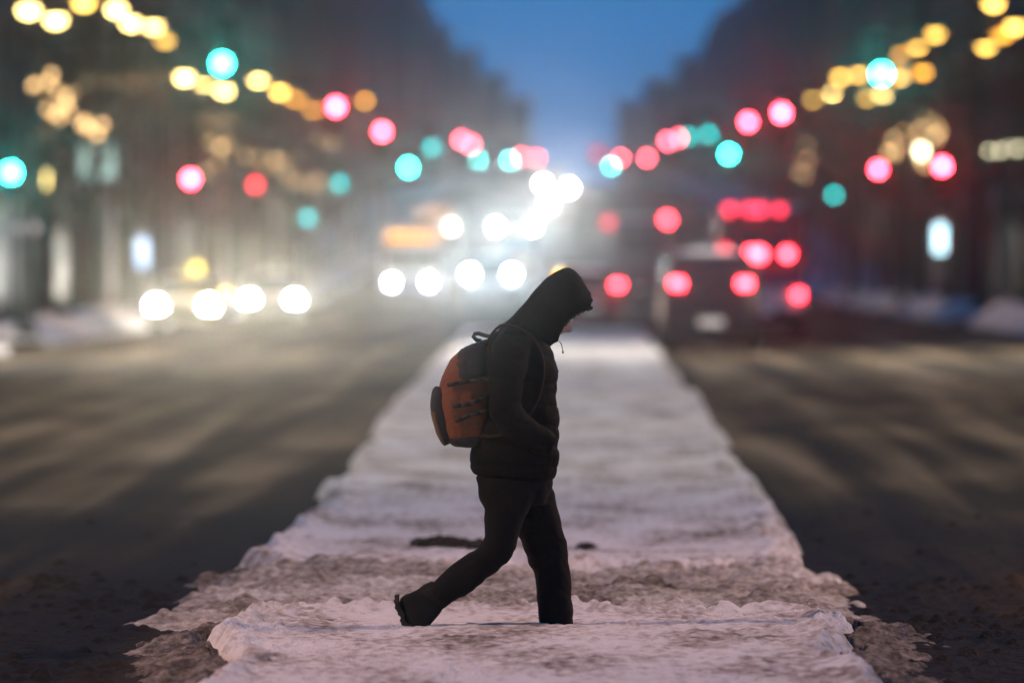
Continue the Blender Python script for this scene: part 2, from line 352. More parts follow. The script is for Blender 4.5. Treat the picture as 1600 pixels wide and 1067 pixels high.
# ================================================================ THE PERSON
def P(px, py, y=0.0):
    return Vector(((px - VPX) / F_PX * DP, DP + y, CAMZ - (py - HZ) / F_PX * DP))
def ring(a, b, dep, yc=0, n=28, sq=2.35):
    A, B = P(*a), P(*b); c = (A + B) / 2; u = (B - A) / 2
    out = []
    for k in range(n):
        t = 2 * math.pi * k / n; ct, st = math.cos(t), math.sin(t)
        cx = math.copysign(abs(ct) ** (2 / sq), ct); sx = math.copysign(abs(st) ** (2 / sq), st)
        out.append(c + u * cx + Vector((0, yc + dep * sx, 0)))
    return out
def interp_rings(rs, k=3):
    """Catmull-Rom between traced rings"""
    out = []; n = len(rs)
    for i in range(n - 1):
        p0, p1, p2, p3 = rs[max(i - 1, 0)], rs[i], rs[i + 1], rs[min(i + 2, n - 1)]
        for j in range(k):
            t = j / k
            out.append([.5 * ((2 * b) + (c - a) * t + (2 * a - 5 * b + 4 * c - d) * t * t + (3 * b - a - 3 * c + d) * t ** 3) for a, b, c, d in zip(p0, p1, p2, p3)])
    out.append(rs[-1]); return out
def voxel(mb, size, smooth_it=4):
    me = mb.mesh('tmp'); o = link('tmp', me)
    r = o.modifiers.new('r', 'REMESH'); r.mode = 'VOXEL'; r.voxel_size = size
    s = o.modifiers.new('s', 'SMOOTH'); s.factor = .5; s.iterations = smooth_it
    dg = bpy.context.evaluated_depsgraph_get(); ev = o.evaluated_get(dg)
    out = bpy.data.meshes.new_from_object(ev); bpy.data.objects.remove(o); bpy.data.meshes.remove(me)
    out.polygons.foreach_set('use_smooth', [True] * len(out.polygons)); return out
def wrinkle(me, fn):
    n = len(me.vertices); co = np.empty(n * 3); no = np.empty(n * 3); me.vertices.foreach_get('co', co)
    me.vertex_normals.foreach_get('vector', no); co = co.reshape(-1, 3); no = no.reshape(-1, 3)
    co += no * fn(co)[:, None]; me.vertices.foreach_set('co', co.ravel()); me.update()
def to_local(me, origin): me.transform(Matrix.Translation(-Vector(origin)))

PO = P(800, 975)
person = empty('person', PO, label='person in dark hooded winter jacket walking head down across the snow', cat='person')
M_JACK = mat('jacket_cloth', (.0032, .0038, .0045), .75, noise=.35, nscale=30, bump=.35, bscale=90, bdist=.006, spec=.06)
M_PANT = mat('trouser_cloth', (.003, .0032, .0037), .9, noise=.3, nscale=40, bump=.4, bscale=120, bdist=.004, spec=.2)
M_BOOT = mat('boot_leather', (.006, .0055, .005), .75, spec=.2, noise=.4, bump=.4, bscale=80, bdist=.004)
M_SKIN = mat('skin', (.42, .23, .16), .5, noise=.08, nscale=60)

# jacket: torso and both sleeves, one surface
jk = MB()
T = [((815, 508), (848, 530), .085), ((797, 503), (854, 536), .12), ((783, 510), (859, 543), .165), ((772, 520), (865, 552), .195), ((764, 538), (870, 568), .21),
     ((760, 562), (872, 591), .215), ((758, 590), (870, 608), .215), ((757, 612), (867.5, 617), .212), ((753, 633), (871.5, 630), .215), ((748, 658), (874, 653), .218),
     ((741, 684), (873, 682), .215), ((737, 698), (870.5, 692), .21), ((733.5, 712), (874.5, 706), .218), ((734, 725), (873, 724), .216), ((737.5, 735), (869, 738), .21), ((745, 741), (861, 749.5), .198), ((765, 741), (842, 747), .16)]
jk.loft(interp_rings([ring(a, b, d) for a, b, d in T]))
for s in (-1, 1):
    pts = [(808, 527, .10), (801, 540, .165), (797, 556, .212), (793, 580, .245), (790, 610, .262), (791, 640, .268), (803, 660, .262), (826, 675, .245), (848, 688, .222), (862, 696, .205)]
    rad = [.075, .090, .093, .089, .082, .080, .078, .070, .064, .05]
    jk.tube([P(x, z, s * y) for x, z, y in pts], rad, 16)
me = voxel(jk, .0075, 12)
def jw(co):
    x, y, z = co[:, 0], co[:, 1] - DP, co[:, 2]
    w = .009 * np.abs(np.sin((z * 1.0 + .10 * x) * math.pi / .105 + 1.2 * vnoise(x * 4, z * 3 + y * 3, 5))) ** .5      # quilted bands
    w += .006 * vnoise(x * 14 + y * 9, z * 16 + y * 11, 6) + .003 * vnoise(x * 40 + y * 23, z * 44, 7)
    return w - .007
wrinkle(me, jw); to_local(me, PO)
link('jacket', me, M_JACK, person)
# pocket welt, front zip
zp = MB(); zp.tube([P(857 + 14 * min(1, k / 3), 540 + k * 14, -.0) + Vector((.004, 0, 0)) for k in range(4)], .004, 6)
me = zp.mesh('z'); to_local(me, PO); link('front_zip', me, mat('piping', (.05, .05, .05), .3), person); zp = MB()

# hood
HR = [((783, 508), (856, 545), .135), ((797, 497), (860, 541), .122), ((815, 478), (865, 537.5), .118), ((838, 450), (867.5, 536), .118), ((861, 429), (869, 535), .120), ((885, 417.5), (870, 534.5), .122),
      ((904, 428), (871, 534), .122), ((918, 450), (871.5, 533.5), .118), ((925, 467), (872, 533), .112), ((922, 481), (871, 532.5), .104)]
outer = interp_rings([ring(a, b, d, n=36, sq=2.1) for a, b, d in HR], 4)
# curve the sides of the brim back so that the face shows
def rim(r, back):
    out = []; n = len(r)
    for k, p in enumerate(r):
        st = abs(math.sin(2 * math.pi * k / n)); out.append(p + Vector((-.85, 0, .5)) * back * st ** 1.5)
    return out
N = len(outer)
outer = [rim(r, .036 * sm(N - 14, N - 1, i)) for i, r in enumerate(outer)]
last = outer[-1]
def shrink(r, f, mv):
    c = sum(r, Vector()) / len(r); return [c + (p - c) * f + Vector(mv) for p in r]
inner = [shrink(last, .93, (.002, 0, -.004)), shrink(last, .86, (-.008, 0, .006)), shrink(last, .84, (-.03, 0, .02)), shrink(last, .86, (-.07, 0, .04)), shrink(last, .78, (-.12, 0, .07)), shrink(last, .4, (-.15, 0, .085))]
me = MB().loft(outer + inner).mesh('hood', True)
def hw(co):
    x, y, z = co[:, 0], co[:, 1] - DP, co[:, 2]
    u = (x * .85 - z * .53); u = u - u.max()
    front = np.exp(-((u + .0) / .07) ** 2)
    return .006 * vnoise(x * 10 + y * 7, z * 11 + 4, 15) + .004 * vnoise(x * 24 + y * 19, z * 26, 16) + front * .012 * vnoise(x * 55 + y * 31, z * 57 + y * 20, 17)
bm = bmesh.new(); bm.from_mesh(me); bmesh.ops.subdivide_edges(bm, edges=bm.edges, cuts=1, use_grid_fill=True); bm.to_mesh(me); bm.free()
me.polygons.foreach_set('use_smooth', [True] * len(me.polygons)); me.update()
wrinkle(me, hw); to_local(me, PO); hood = link('hood', me, M_JACK, person)
# fur-like trim along the brim
tr = MB(); rr = random.Random(3)
for k, p in enumerate(last):
    if p.z > P(0, 520).z:
        for j in range(9):
            q = p + Vector((rr.uniform(-.012, .008), rr.uniform(-.008, .008), rr.uniform(-.008, .010)))
            dv = Vector((rr.uniform(.0, .9), rr.uniform(-.6, .6), rr.uniform(-.7, .35))).normalized() * rr.uniform(.006, .013)
            tr.tube([q, q + dv * .6, q + dv], [.0035, .0028, .0006], 4)
me = tr.mesh('t'); to_local(me, PO); link('brim_trim', me, M_JACK, hood)
# drawstring with toggle
ds = MB(); ds.tube([P(874, 533, -.035), P(877, 537, -.036), P(878.5, 543, -.036), P(879.3, 548, -.036)], .0022, 6)
me = ds.mesh('d'); to_local(me, PO); dstr = link('drawstring', me, M_PLAST, hood)
me = MB().ball(P(879.6, 550, -.036), .006, 8, 6, (.8, .8, 1.3)).mesh('d', True); to_local(me, PO); link('toggle', me, M_PLAST, hood)

# head: face turned down, sculpted from one sphere-like surface
fwd = Vector((.85, 0, -.53)).normalized(); up = Vector((.53, 0, .85)).normalized()
HC = P(861, 491)
def head_mesh():
    n, m = 64, 48; vs = []; fs = []
    for i in range(m + 1):
        p = math.pi * i / m
        for k in range(n):
            t = 2 * math.pi * k / n
            f, s, u = math.sin(p) * math.cos(t), math.sin(p) * math.sin(t), math.cos(p)
            x, y, z = .098 * f, .076 * s, .120 * u
            if u < 0: x *= 1 - .10 * u * u; y *= 1 - .28 * u * u        # jaw narrows
            g = lambda fy, fz, sy, sz: math.exp(-((y - fy) / sy) ** 2 - ((z - fz) / sz) ** 2) * max(0, f) ** .5
            d = .0
            d += .026 * g(0, -.022, .013, .018) * 1.0 + .015 * g(0, .0, .010, .022)      # nose tip and bridge
            d += .007 * g(0, .028, .05, .012)                                             # brow
            for e in (-.032, .032): d -= .012 * g(e, .008, .018, .012); d += .005 * g(e * 1.35, -.022, .02, .02)
            d += .008 * g(0, -.052, .022, .006) + .008 * g(0, -.065, .019, .006) - .006 * g(0, -.0585, .024, .0035)   # lips
            d += .012 * g(0, -.092, .022, .016) - .004 * g(0, -.076, .02, .006)           # chin
            vs.append(HC + fwd * (x + d) + Vector((0, y, 0)) + up * z)
    for i in range(m):
        for k in range(n): a = i * n + k; b = i * n + (k + 1) % n; fs.append((a, b, b + n, a + n))
    mb = MB().add(vs, fs)
    for s in (-1, 1):                                                                    # ears
        mb.ball(HC + Vector((0, s * .078, 0)) - up * .008 - fwd * .004, .03, 10, 8, (.6, .25, 1.0))
    mb.tube([HC - up * .10 - fwd * .02, HC - up * .15 - fwd * .05, HC - up * .22 - fwd * .07], [.055, .056, .07], 16)   # neck
    return mb
me = voxel(head_mesh(), .0035, 2); to_local(me, PO); body = link('body', me, M_SKIN, person)
for e in (-.032, .032):
    me = MB().ball(HC + fwd * .083 + Vector((0, e, 0)) + up * .007, .0125, 12, 8).mesh('e', True); to_local(me, PO); link('eye', me, mat('eye', (.3, .28, .26), .1), body)
hb = MB(); hb.ball(HC - fwd * .012 + up * .02, .108, 20, 12, (1, .84, 1.06)); me = hb.mesh('h', True); to_local(me, PO); link('hair', me, mat('hair', (.012, .009, .007), .7), person)

# trousers, one surface
pt = MB()
pt.loft(interp_rings([ring((752, 715), (862, 725), .17), ring((746, 738), (864, 745), .175), ring((748, 758), (864, 763), .17), ring((760, 785), (850, 790), .14)]))
near = [((744, 742), (846, 752), .105), ((749, 768), (836, 778), .108), ((755.5, 795), (822, 802), .10), ((758.5, 825), (813, 828), .092), ((757, 842), (810, 846), .088), ((748, 853), (803, 864), .084), ((727, 866), (786, 884), .080),
        ((706, 881), (758, 906), .076), ((690, 896), (732, 924), .073), ((677, 909), (709, 938), .070), ((669, 917), (699, 947), .067)]
pt.loft(interp_rings([ring(a, b, d, -.10) for a, b, d in near]))
far = [((757, 745), (862, 752), .105), ((770, 772), (868, 778), .108), ((788, 800), (874, 808), .105), ((804, 828), (881, 832), .098), ((815, 853), (887, 853), .094), ((829, 885), (889.5, 886), .090), ((834, 906), (891.5, 907), .088),
       ((839.5, 938), (894, 934), .087), ((841.5, 968), (895, 968), .086), ((841, 984), (896, 984), .086)]
pt.loft(interp_rings([ring(a, b, d, .11) for a, b, d in far]))
me = voxel(pt, .007, 8)
def pw(co):
    x, y, z = co[:, 0], co[:, 1] - DP, co[:, 2]
    return .011 * vnoise(x * 9 + y * 6, z * 15 - x * 9, 25) + .007 * vnoise(x * 20 + y * 9, z * 34 + x * 14, 26) + .002 * vnoise(x * 50, z * 52 + y * 40, 27)
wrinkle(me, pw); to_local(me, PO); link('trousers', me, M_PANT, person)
# boots
bt = MB(); yc = -.10
bt.loft(interp_rings([ring(a, b, d, yc, 24, 2.6) for a, b, d in (((634, 927), (650, 923), .03), ((626, 934), (668, 914), .043), ((625, 946), (690, 936), .047), ((630, 962), (692, 950), .05), ((636, 972), (683, 963), .051), ((645, 979), (675, 972), .048), ((656, 983), (669, 979), .036))]))
bt.loft([ring((676, 906), (706, 940), .062, yc), ring((662, 912), (696, 948), .06, yc), ring((652, 920), (690, 950), .058, yc)])
me = voxel(bt, .006, 2); to_local(me, PO); b1 = link('boot', me, M_BOOT, person)
sl = MB(); rr = random.Random(9)
pts = [(621, 929), (619.5, 938), (622, 950), (628.5, 960), (630, 973), (640, 977.5), (652, 981), (662, 983)]
sl.loft(interp_rings([[P(x, z, yc) + Vector((.010 * a, .046 * b * (1 - .35 * (i in (0, 7))), .008 * a)) for a, b in ((-.6, -1), (-.6, 0), (-.6, 1), (1.4, 1), (1.4, 0), (1.4, -1))] for i, (x, z) in enumerate(pts)], 2))
for k in range(9):                                                       # tread lugs
    x, z = np.interp(k / 8 * 7, range(8), [p[0] for p in pts]), np.interp(k / 8 * 7, range(8), [p[1] for p in pts]); sl.ball(P(x, z, yc) + Vector((-.004, 0, -.003)), .011, 8, 6, (.9, 3.6, .9))
me = voxel(sl, .005, 1); to_local(me, PO); link('sole', me, mat('rubber', (.012, .011, .010), .9), b1)
b2m = MB(); yc = .11
b2m.loft(interp_rings([ring(a, b, d, yc) for a, b, d in (((846, 962), (890, 962), .052), ((842, 985), (896, 985), .052), ((840, 1000), (905, 1000), .053), ((840, 1012), (912, 1012), .052))]))
b2m.loft(interp_rings([ring(a, b, d, yc) for a, b, d in (((840, 988), (840, 1012), .04), ((880, 984), (880, 1012), .052), ((915, 992), (915, 1012), .052), ((935, 1000), (935, 1012), .035))]))
me = voxel(b2m, .007, 2); to_local(me, PO); link('boot', me, M_BOOT, person)

# backpack: a thing of its own
BO = P(725, 700)
pack = empty('backpack', BO, label='orange and black backpack worn on the back of the walking person', cat='backpack')
M_ORG = mat('orange_nylon', (.15, .045, .014), .75, noise=.25, nscale=14, bump=.4, bscale=120, bdist=.004, spec=.3)
M_PBLK = mat('black_nylon', (.018, .015, .015), .65, noise=.3, nscale=14, bump=.4, bscale=120, bdist=.004, spec=.3)
M_TAN = mat('tan_nylon', (.13, .07, .025), .7, noise=.25, nscale=14, bump=.4, bscale=120, bdist=.004, spec=.3)
def part(name, mb, m, par, vox=.006, it=3, wr=.003, seed=41):
    me = voxel(mb, vox, it) if vox else mb.mesh(name, True)
    if wr: wrinkle(me, lambda co: wr * vnoise(co[:, 0] * 22 + co[:, 1] * 15, co[:, 2] * 24 - co[:, 0] * 8, seed) + wr * .8 * vnoise(co[:, 0] * 60, co[:, 2] * 60 + co[:, 1] * 30, seed + 1))
    to_local(me, BO); return link(name, me, m, par)
main = [((734, 540), (764, 531), .09), ((717, 551), (766, 542), .125), ((704, 562), (768, 560), .142), ((694.5, 579), (769, 580), .15), ((688, 597), (770, 600), .155), ((686, 618), (770, 622), .158), ((689, 645), (769, 648), .158), ((694, 668), (767, 670), .152), ((700, 686), (760, 686), .14), ((708, 696), (742, 697.5), .115)]
part('main_compartment', MB().loft(interp_rings([ring(a, b, d, 0, 28, 3.0) for a, b, d in main])), M_ORG, pack, wr=.006)
top = [((727, 541), (762, 529), .10), ((715.5, 550), (764, 538), .133), ((709, 560), (766, 556), .150), ((707, 578), (766, 575), .158), ((706, 594), (765, 584), .161), ((712, 598), (760, 589), .155)]
part('top_flap', MB().loft(interp_rings([ring(a, b, d, 0, 28, 3.0) for a, b, d in top])), M_PBLK, pack, wr=.006, seed=45)
fp = [((680, 603), (694, 606), .08), ((675, 612), (697, 613), .105), ((672.5, 630), (699, 630), .112), ((674, 646), (701, 646), .112), ((680, 668), (704, 666), .11), ((687.5, 688), (706, 684), .10), ((694.5, 697), (703, 693), .08)]
part('front_pocket', MB().loft(interp_rings([ring(a, b, d, 0, 24, 2.8) for a, b, d in fp])), M_PBLK, pack, seed=47)
fl = [((672.5, 644), (684, 640), .100), ((677, 662), (687, 658), .103), ((684, 682), (693, 679), .095), ((691, 694), (697, 691), .08)]
part('pocket_panel', MB().loft(interp_rings([ring(a, b, d, 0, 24, 2.8) for a, b, d in [(x, y, z + .014) for x, y, z in fl]])), M_TAN, pack, vox=.005, seed=49)
part('base', MB().loft(interp_rings([ring(a, b, d, 0, 24, 3) for a, b, d in (((698, 683), (764, 680), .157), ((702, 692), (758, 691), .15), ((709, 697.5), (740, 699), .12))])), M_PBLK, pack, seed=51)
for (a, b, c) in (((708, 634), (735, 630), (764, 618)), ((712, 657), (735, 648), (765, 640)), ((700, 601), (735, 595), (766, 590))):     # compression straps
    for s in (-1, 1):
        mb = MB(); q = [P(*a, s * .158), P((a[0] + b[0]) / 2, (a[1] + b[1]) / 2, s * .166), P(*b, s * .168), P((c[0] + b[0]) / 2, (c[1] + b[1]) / 2, s * .166), P(*c, s * .155)]
        for i in range(4):
            dv = q[i + 1] - q[i]; mb.box((q[i] + q[i + 1]) / 2, (dv.length * 1.05, .008, .020), Matrix.Rotation(math.atan2(-dv.z, dv.x), 3, 'Y'))
        part('compression_strap', mb, M_PBLK, pack, vox=None, wr=0)
h = MB(); h.tube([P(766, 526), P(757, 524), P(748, 521), P(742, 521.5), P(739.5, 526), P(744, 531), P(752, 533)], .0105, 10)
part('carry_handle', h, mat('grey_strap', (.05, .05, .05), .7), pack, vox=None, wr=0)
for s in (-1, 1):
    q = [P(x, z, s * y) for x, z, y in ((760, 540, .10), (768, 523, .115), (782, 509, .13), (800, 509, .15), (828, 522, .165), (844, 545, .165), (850, 575, .165), (845, 610, .185), (832, 640, .205), (810, 668, .235), (775, 680, .20), (752, 680, .15))]
    mb = MB(); rings = []
    for i, p in enumerate(q):
        d = (q[min(i + 1, len(q) - 1)] - q[max(i - 1, 0)]).normalized(); side_ = Vector((0, 1, 0)); nrm = d.cross(side_).normalized(); w = .032 if i < 8 else .014
        rings.append([p + side_ * w * a + nrm * .007 * b for a, b in ((-1, -.6), (-1, .6), (-.5, 1), (.5, 1), (1, .6), (1, -.6), (.5, -1), (-.5, -1))])
    part('shoulder_strap', mb.loft(interp_rings(rings, 3)), mat('brown_strap', (.022, .014, .011), .8, spec=.2, noise=.3), pack, vox=None, wr=0)

# ================================================================ TRAFFIC SIGNALS
M_SIGH = mat('signal_housing', (.025, .028, .02), .55)
M_RED = emat('signal_red', (1, .022, .04), 190); M_GRN = emat('signal_green', (.012, .80, .66), 220)
M_REDD = emat('signal_red_dim', (1, .03, .05), 12); M_GRND = emat('signal_green_dim', (.0, .62, .58), 9)
M_OFF = mat('signal_off', (.04, .03, .02), .3)
HOUS = MB().box((0, .1, 0), (.36, .2, 1.1)).box((0, .215, 0), (.62, .02, 1.36)).box((0, .1, .57), (.3, .16, .05)).mesh('housing')
vz = MB()
for k in (-1, 0, 1):
    ring_a = []; ring_b = []
    for j in range(13):
        t = math.pi * (-.15 + 1.3 * j / 12); ring_a.append((math.cos(t) * .16, .0, math.sin(t) * .16 + .36 * k)); ring_b.append((math.cos(t) * .16, -.22, math.sin(t) * .16 + .36 * k))
    vz.add(ring_a + ring_b, [(j, j + 1, j + 14, j + 13) for j in range(12)])
VIS = vz.mesh('visor')
LENS = MB().lathe([(.15, .0), (.13, -.02), (.06, -.032)], 14, 'y').mesh('lens')
HANG = {}
def head(par, p, state, m):
    """p: world position of the lit lens relative to the pole base"""
    k = {'r': 1, 'y': 0, 'g': -1}[state]
    c = Vector(p) - Vector((0, 0, .36 * k))
    h = link('signal_head', HOUS, M_SIGH, par, c); 
    link('visor', VIS, M_SIGH, h)
    for j in (-1, 0, 1):
        me = LENS if j != k else LENS.copy()
        if j == k: me.materials.clear(); me.materials.append(m)
        link('lens', me, M_OFF, h, (0, -.005, .36 * j))
    return c
LENS.materials.append(M_OFF)
def signal(px_side, Y, heads, label, xp=None, group=None):
    """heads: list of (px, py, state, material, 'arm'|'pole')"""
    x = xp if xp else 12.3 * px_side
    b = Vector((x, Y + .3, gz(Y) + .0))
    t = empty('traffic_signal', b, label=label, cat='traffic signal', group=group)
    arm = [at(h[0], h[1], Y) for h in heads if h[4] == 'arm']
    topz = max([p.z for p in arm] + [5.0]) + .55 - b.z
    MB().tube([(0, 0, -.1), (0, 0, .5), (0, 0, topz + .3)], [.16, .12, .085], 12).build('pole', M_METAL, t, True)
    MB().tube([(0, 0, -.1), (0, 0, .25), (0, 0, .45)], [.26, .25, .14], 12).build('pole_base', M_METAL, t, True)
    if arm:
        xe = min(arm, key=lambda p: abs(p.x)).x - b.x
        MB().tube([(0, 0, topz - .1), (xe * .5, 0, topz + .12), (xe - .3 * px_side, 0, topz + .1)], [.075, .06, .045], 10).build('mast_arm', M_METAL, t, True)
    for px, py, st, m, where in heads:
        p = at(px, py, Y) - b; c = head(t, p, st, m)
        if where == 'arm': MB().tube([(c.x, .12, c.z + .55), (c.x, .06, topz + .12)], .03, 6).build('hanger', M_METAL, t)
        else:
            for dz in (-.3, .3): MB().tube([(c.x, .16, c.z + dz), (0, 0, c.z + dz)], .03, 6).build('bracket', M_METAL, t)
    return t
signal(-1, 185, [(347, 100, 'g', M_GRN, 'arm'), (17, 270, 'g', M_GRN, 'pole')], 'tall mast arm signal showing two bright green lights beside the oncoming lanes', xp=-11.8)
signal(1, 185, [(1377, 116, 'g', M_GRN, 'arm')], 'mast arm signal showing green among the amber street lamps', xp=12.0)
signal(-1, 255, [(525, 167, 'r', M_RED, 'arm'), (298, 280, 'r', M_RED, 'pole')], 'mast arm signal showing two bright red lights above the taxi')
signal(1, 255, [(1221, 177, 'r', M_RED, 'arm'), (1472, 260, 'r', M_RED, 'pole')], 'mast arm signal showing bright red beside a tree of fairy lights')
signal(-1, 310, [(597, 206, 'r', M_RED, 'arm'), (399, 289, 'r', M_REDD, 'pole')], 'mast arm signal with one bright and one dim red light', xp=-12.0)
signal(1, 310, [(1169, 191, 'r', M_RED, 'arm'), (1372, 265, 'r', M_RED, 'pole')], 'mast arm signal showing red over the outbound van', xp=12.0)
signal(-1, 365, [(675, 231, 'g', M_GRND, 'arm'), (638, 262, 'g', M_GRN, 'arm'), (531, 287, 'g', M_GRND, 'arm'), (481, 341, 'g', M_GRND, 'pole')], 'long mast arm signal with four green lights above the bus', xp=-11.9)
signal(1, 365, [(1139, 241, 'g', M_GRN, 'arm'), (1107, 210, 'g', M_GRND, 'arm'), (1075, 214, 'g', M_GRND, 'arm'), (1303, 305, 'g', M_GRND, 'pole')], 'long mast arm signal with three green lights over the outbound lanes', xp=12.0)
M_RED2 = emat('signal_red_far', (1, .07, .11), 55); M_GRN2 = emat('signal_green_far', (.08, .9, .8), 45)
signal(-1, 400, [(721, 219, 'r', M_RED2, 'arm'), (736, 226, 'r', M_RED2, 'arm')], 'far mast arm signal with two overlapping red lights beside oncoming lanes')
signal(1, 400, [(1043, 221, 'r', M_RED2, 'arm'), (1062, 216, 'r', M_RED2, 'arm')], 'far mast arm signal with two pale red lights beside outbound lanes')
signal(-1, 500, [(746, 251, 'g', M_GRN2, 'arm'), (797, 251, 'g', M_GRN2, 'arm')], 'distant mast arm signal showing green above the snow plough')
signal(1, 500, [(1037, 250, 'g', M_GRN2, 'arm'), (1011, 247, 'r', M_RED2, 'arm')], 'distant mast arm signal showing one red and one green light')
signal(-1, 580, [(815, 245, 'r', M_RED2, 'arm'), (838, 247, 'r', M_RED2, 'arm')], 'farthest mast arm signal beside the oncoming lanes, hazy red')
signal(1, 580, [(970, 247, 'r', M_RED2, 'arm'), (955, 260, 'g', M_GRN2, 'arm'), (934, 240, 'r', M_REDD, 'arm')], 'farthest mast arm signal beside the outbound lanes, hazy red')

# ================================================================ STREET LAMPS
def lamp_post(x, Y, z, col, es, watt, label, group, lightcol, cone=128):
    b = gz(Y); side_ = 1 if x < 0 else -1
    t = empty('street_lamp', (x, Y, b), label=label, cat='street lamp', group=group); h = z - b
    MB().tube([(0, 0, -.1), (0, 0, .4), (0, 0, .8), (0, 0, h - .6), (0, 0, h + .15)], [.17, .15, .09, .06, .05], 10).build('pole', M_METAL, t, True)
    MB().tube([(0, 0, h - .5), (side_ * .2, 0, h + .25), (side_ * .7, 0, h + .33), (side_ * .95, 0, h + .28)], .03, 8).build('bracket_arm', M_METAL, t, True)
    hd = MB().lathe([(.05, .36), (.10, .30), (.2, .2), (.26, .1), (.24, .08)], 14, 'z', (side_ * 1.0, 0, h - .05)).build('lamp_head', M_METAL, t, True)
    MB().ball((side_ * 1.0, 0, h), .20, 12, 8, (1, 1, .75)).build('globe', emat('lamp_%s_%g' % (col[0], es), col[1], es), hd, True)
    if watt:
        ld = bpy.data.lights.new('lamp_light', 'SPOT'); ld.energy = watt; ld.color = lightcol; ld.spot_size = R(cone); ld.spot_blend = .5; ld.shadow_soft_size = .45
        lo = bpy.data.objects.new('lamp_light', ld); COL.objects.link(lo); lo.parent = t; lo.location = (side_ * 1.0, 0, h - .32); lo.rotation_euler = (0, -side_ * R(20), 0)
WARM = ('warm', (1, .56, .10)); WHITE = ('white', (1, .68, .20)); AMB = ('amber', (1, .42, .04))
LW = (1, .66, .36)
left = [(45, 15, WHITE, 22), (87, 30, WHITE, 22), (131, 3, WARM, 14), (182, 14, WHITE, 24), (205, 35, WHITE, 24), (240, 41, WHITE, 18), (258, 62, WARM, 6), (288, 120, WHITE, 30), (321, 134, WHITE, 30), (350, 141, WHITE, 34), (404, 126, WHITE, 34), (437, 143, WARM, 22), (461, 154, AMB, 12), (489, 172, AMB, 12), (570, 157, AMB, 16)]
right = [(1270, 155, WARM, 7), (1300, 143, WHITE, 40), (1313, 120, WARM, 16), (1342, 116, WARM, 12), (1355, 152, WARM, 6), (1379, 146, WHITE, 14), (1405, 120, WARM, 10), (1405, 84, AMB, 5), (1433, 71, WARM, 14), (1441, 112, AMB, 9), (1461, 53, WARM, 10), (1540, 71, WARM, 13), (1566, 54, AMB, 7), (1585, 41, WARM, 13), (1552, 5, WARM, 16)]
order = {q: k for side_l in (left, right) for k, q in enumerate(sorted(side_l, key=lambda q: -abs(q[0] - VPX)))}
for i, (px, py, c, es) in enumerate(left + right):
    s = -1 if px < VPX else 1; xl = 11.5 * s                 # globe hangs 1 m in from the pole
    Y = xl * F_PX / (px - VPX); z = at(px, py, Y).z
    lamp_post(xl + s * 1.0, Y, z, c, es, LAMP_W * (1 if s < 0 else .45) if i % 2 == 0 else 0,
              '%s street lamp, %s beyond the nearest green signal along the %s lanes' % ({'warm': 'warm yellow', 'white': 'bright cream', 'amber': 'small amber'}[c[0]], ORD[order[(px, py, c, es)]], 'oncoming' if s < 0 else 'outbound'),
              'street lamps by %s lanes' % ('oncoming' if s < 0 else 'outbound'), LW)
for kn, Yn in enumerate((6, 41, 71, 90, 110, 132, 156, 171)):                             # the same row goes on to the near crossing, above the frame
    for s in (-1, 1):
        lamp_post(12.5 * s, Yn if Yn != 41 else 37 if s < 0 else 47, 8.6, WARM, 14, NEAR_W * (1.45 if Yn < 50 else .8 if Yn < 150 else 2.0), 'tall street lamp, %s in the row from the near crossing by %s lanes' % (ORD[kn], 'oncoming' if s < 0 else 'outbound'), 'near lamps by %s lanes' % ('oncoming' if s < 0 else 'outbound'), (1, .56, .36) if Yn < 50 else (1, .74, .44) if Yn < 150 else (1, .86, .70), 155)

# ================================================================ VEHICLES
WHEEL_T = MB().lathe([(.2, -.1), (.31, -.11), (.335, -.07), (.335, .07), (.31, .11), (.2, .1)], 20, 'x').mesh('tyre', True)
WHEEL_R = MB().lathe([(.2, -.09), (.19, -.06), (.06, -.075), (.02, -.09)], 14, 'x').lathe([(.2, .09), (.19, .06), (.06, .075), (.02, .09)], 14, 'x').mesh('rim', True)
def wheel(par, x, y, r=.335, wf=1):
    w = link('wheel', WHEEL_T, M_TYRE, par, (x, y, r)); w.scale = (wf, r / .335, r / .335); link('rim', WHEEL_R, M_RIM, w); return w
def shell(prof, wfun, inset=.12):
    """side outline (y,z) swept across the width with rounded shoulders"""
    rings = []
    for f, k in ((-1, .0), (-.96, 1), (-.55, 1.0), (.55, 1.0), (.96, 1), (1, 0)):
        c = Vector((0, sum(p[0] for p in prof) / len(prof), sum(p[1] for p in prof) / len(prof)))
        rings.append([Vector((f * wfun(z), y if k else c.y + (y - c.y) * .975, z if k else c.z + (z - c.z) * .96)) for y, z in prof])
    return MB().loft(rings)
M_LIGHT = emat('headlight_beam', (1, .93, .80), 420); M_LIGHTB = emat('headlight_cool', (.80, .95, 1.0), 420)
M_TAIL = emat('tail_light', (1, .025, .04), 60); M_TAILD = emat('tail_light_dim', (1, .03, .07), 6); M_AMBL = emat('amber_light', (1, .52, .06), 14)
M_PLATE = mat('plate', (.7, .7, .66), .5)
def beam(par, p, watt, col, tilt=-1.0, size=HEAD_CONE, yaw=0):
    ld = bpy.data.lights.new('headlight_light', 'SPOT'); ld.energy = watt; ld.color = col; ld.spot_size = R(size); ld.spot_blend = 1.0; ld.shadow_soft_size = .06
    o = bpy.data.objects.new('headlight_light', ld); COL.objects.link(o); o.parent = par; o.location = p
    o.rotation_euler = (R(90 + tilt), 0, R(yaw))
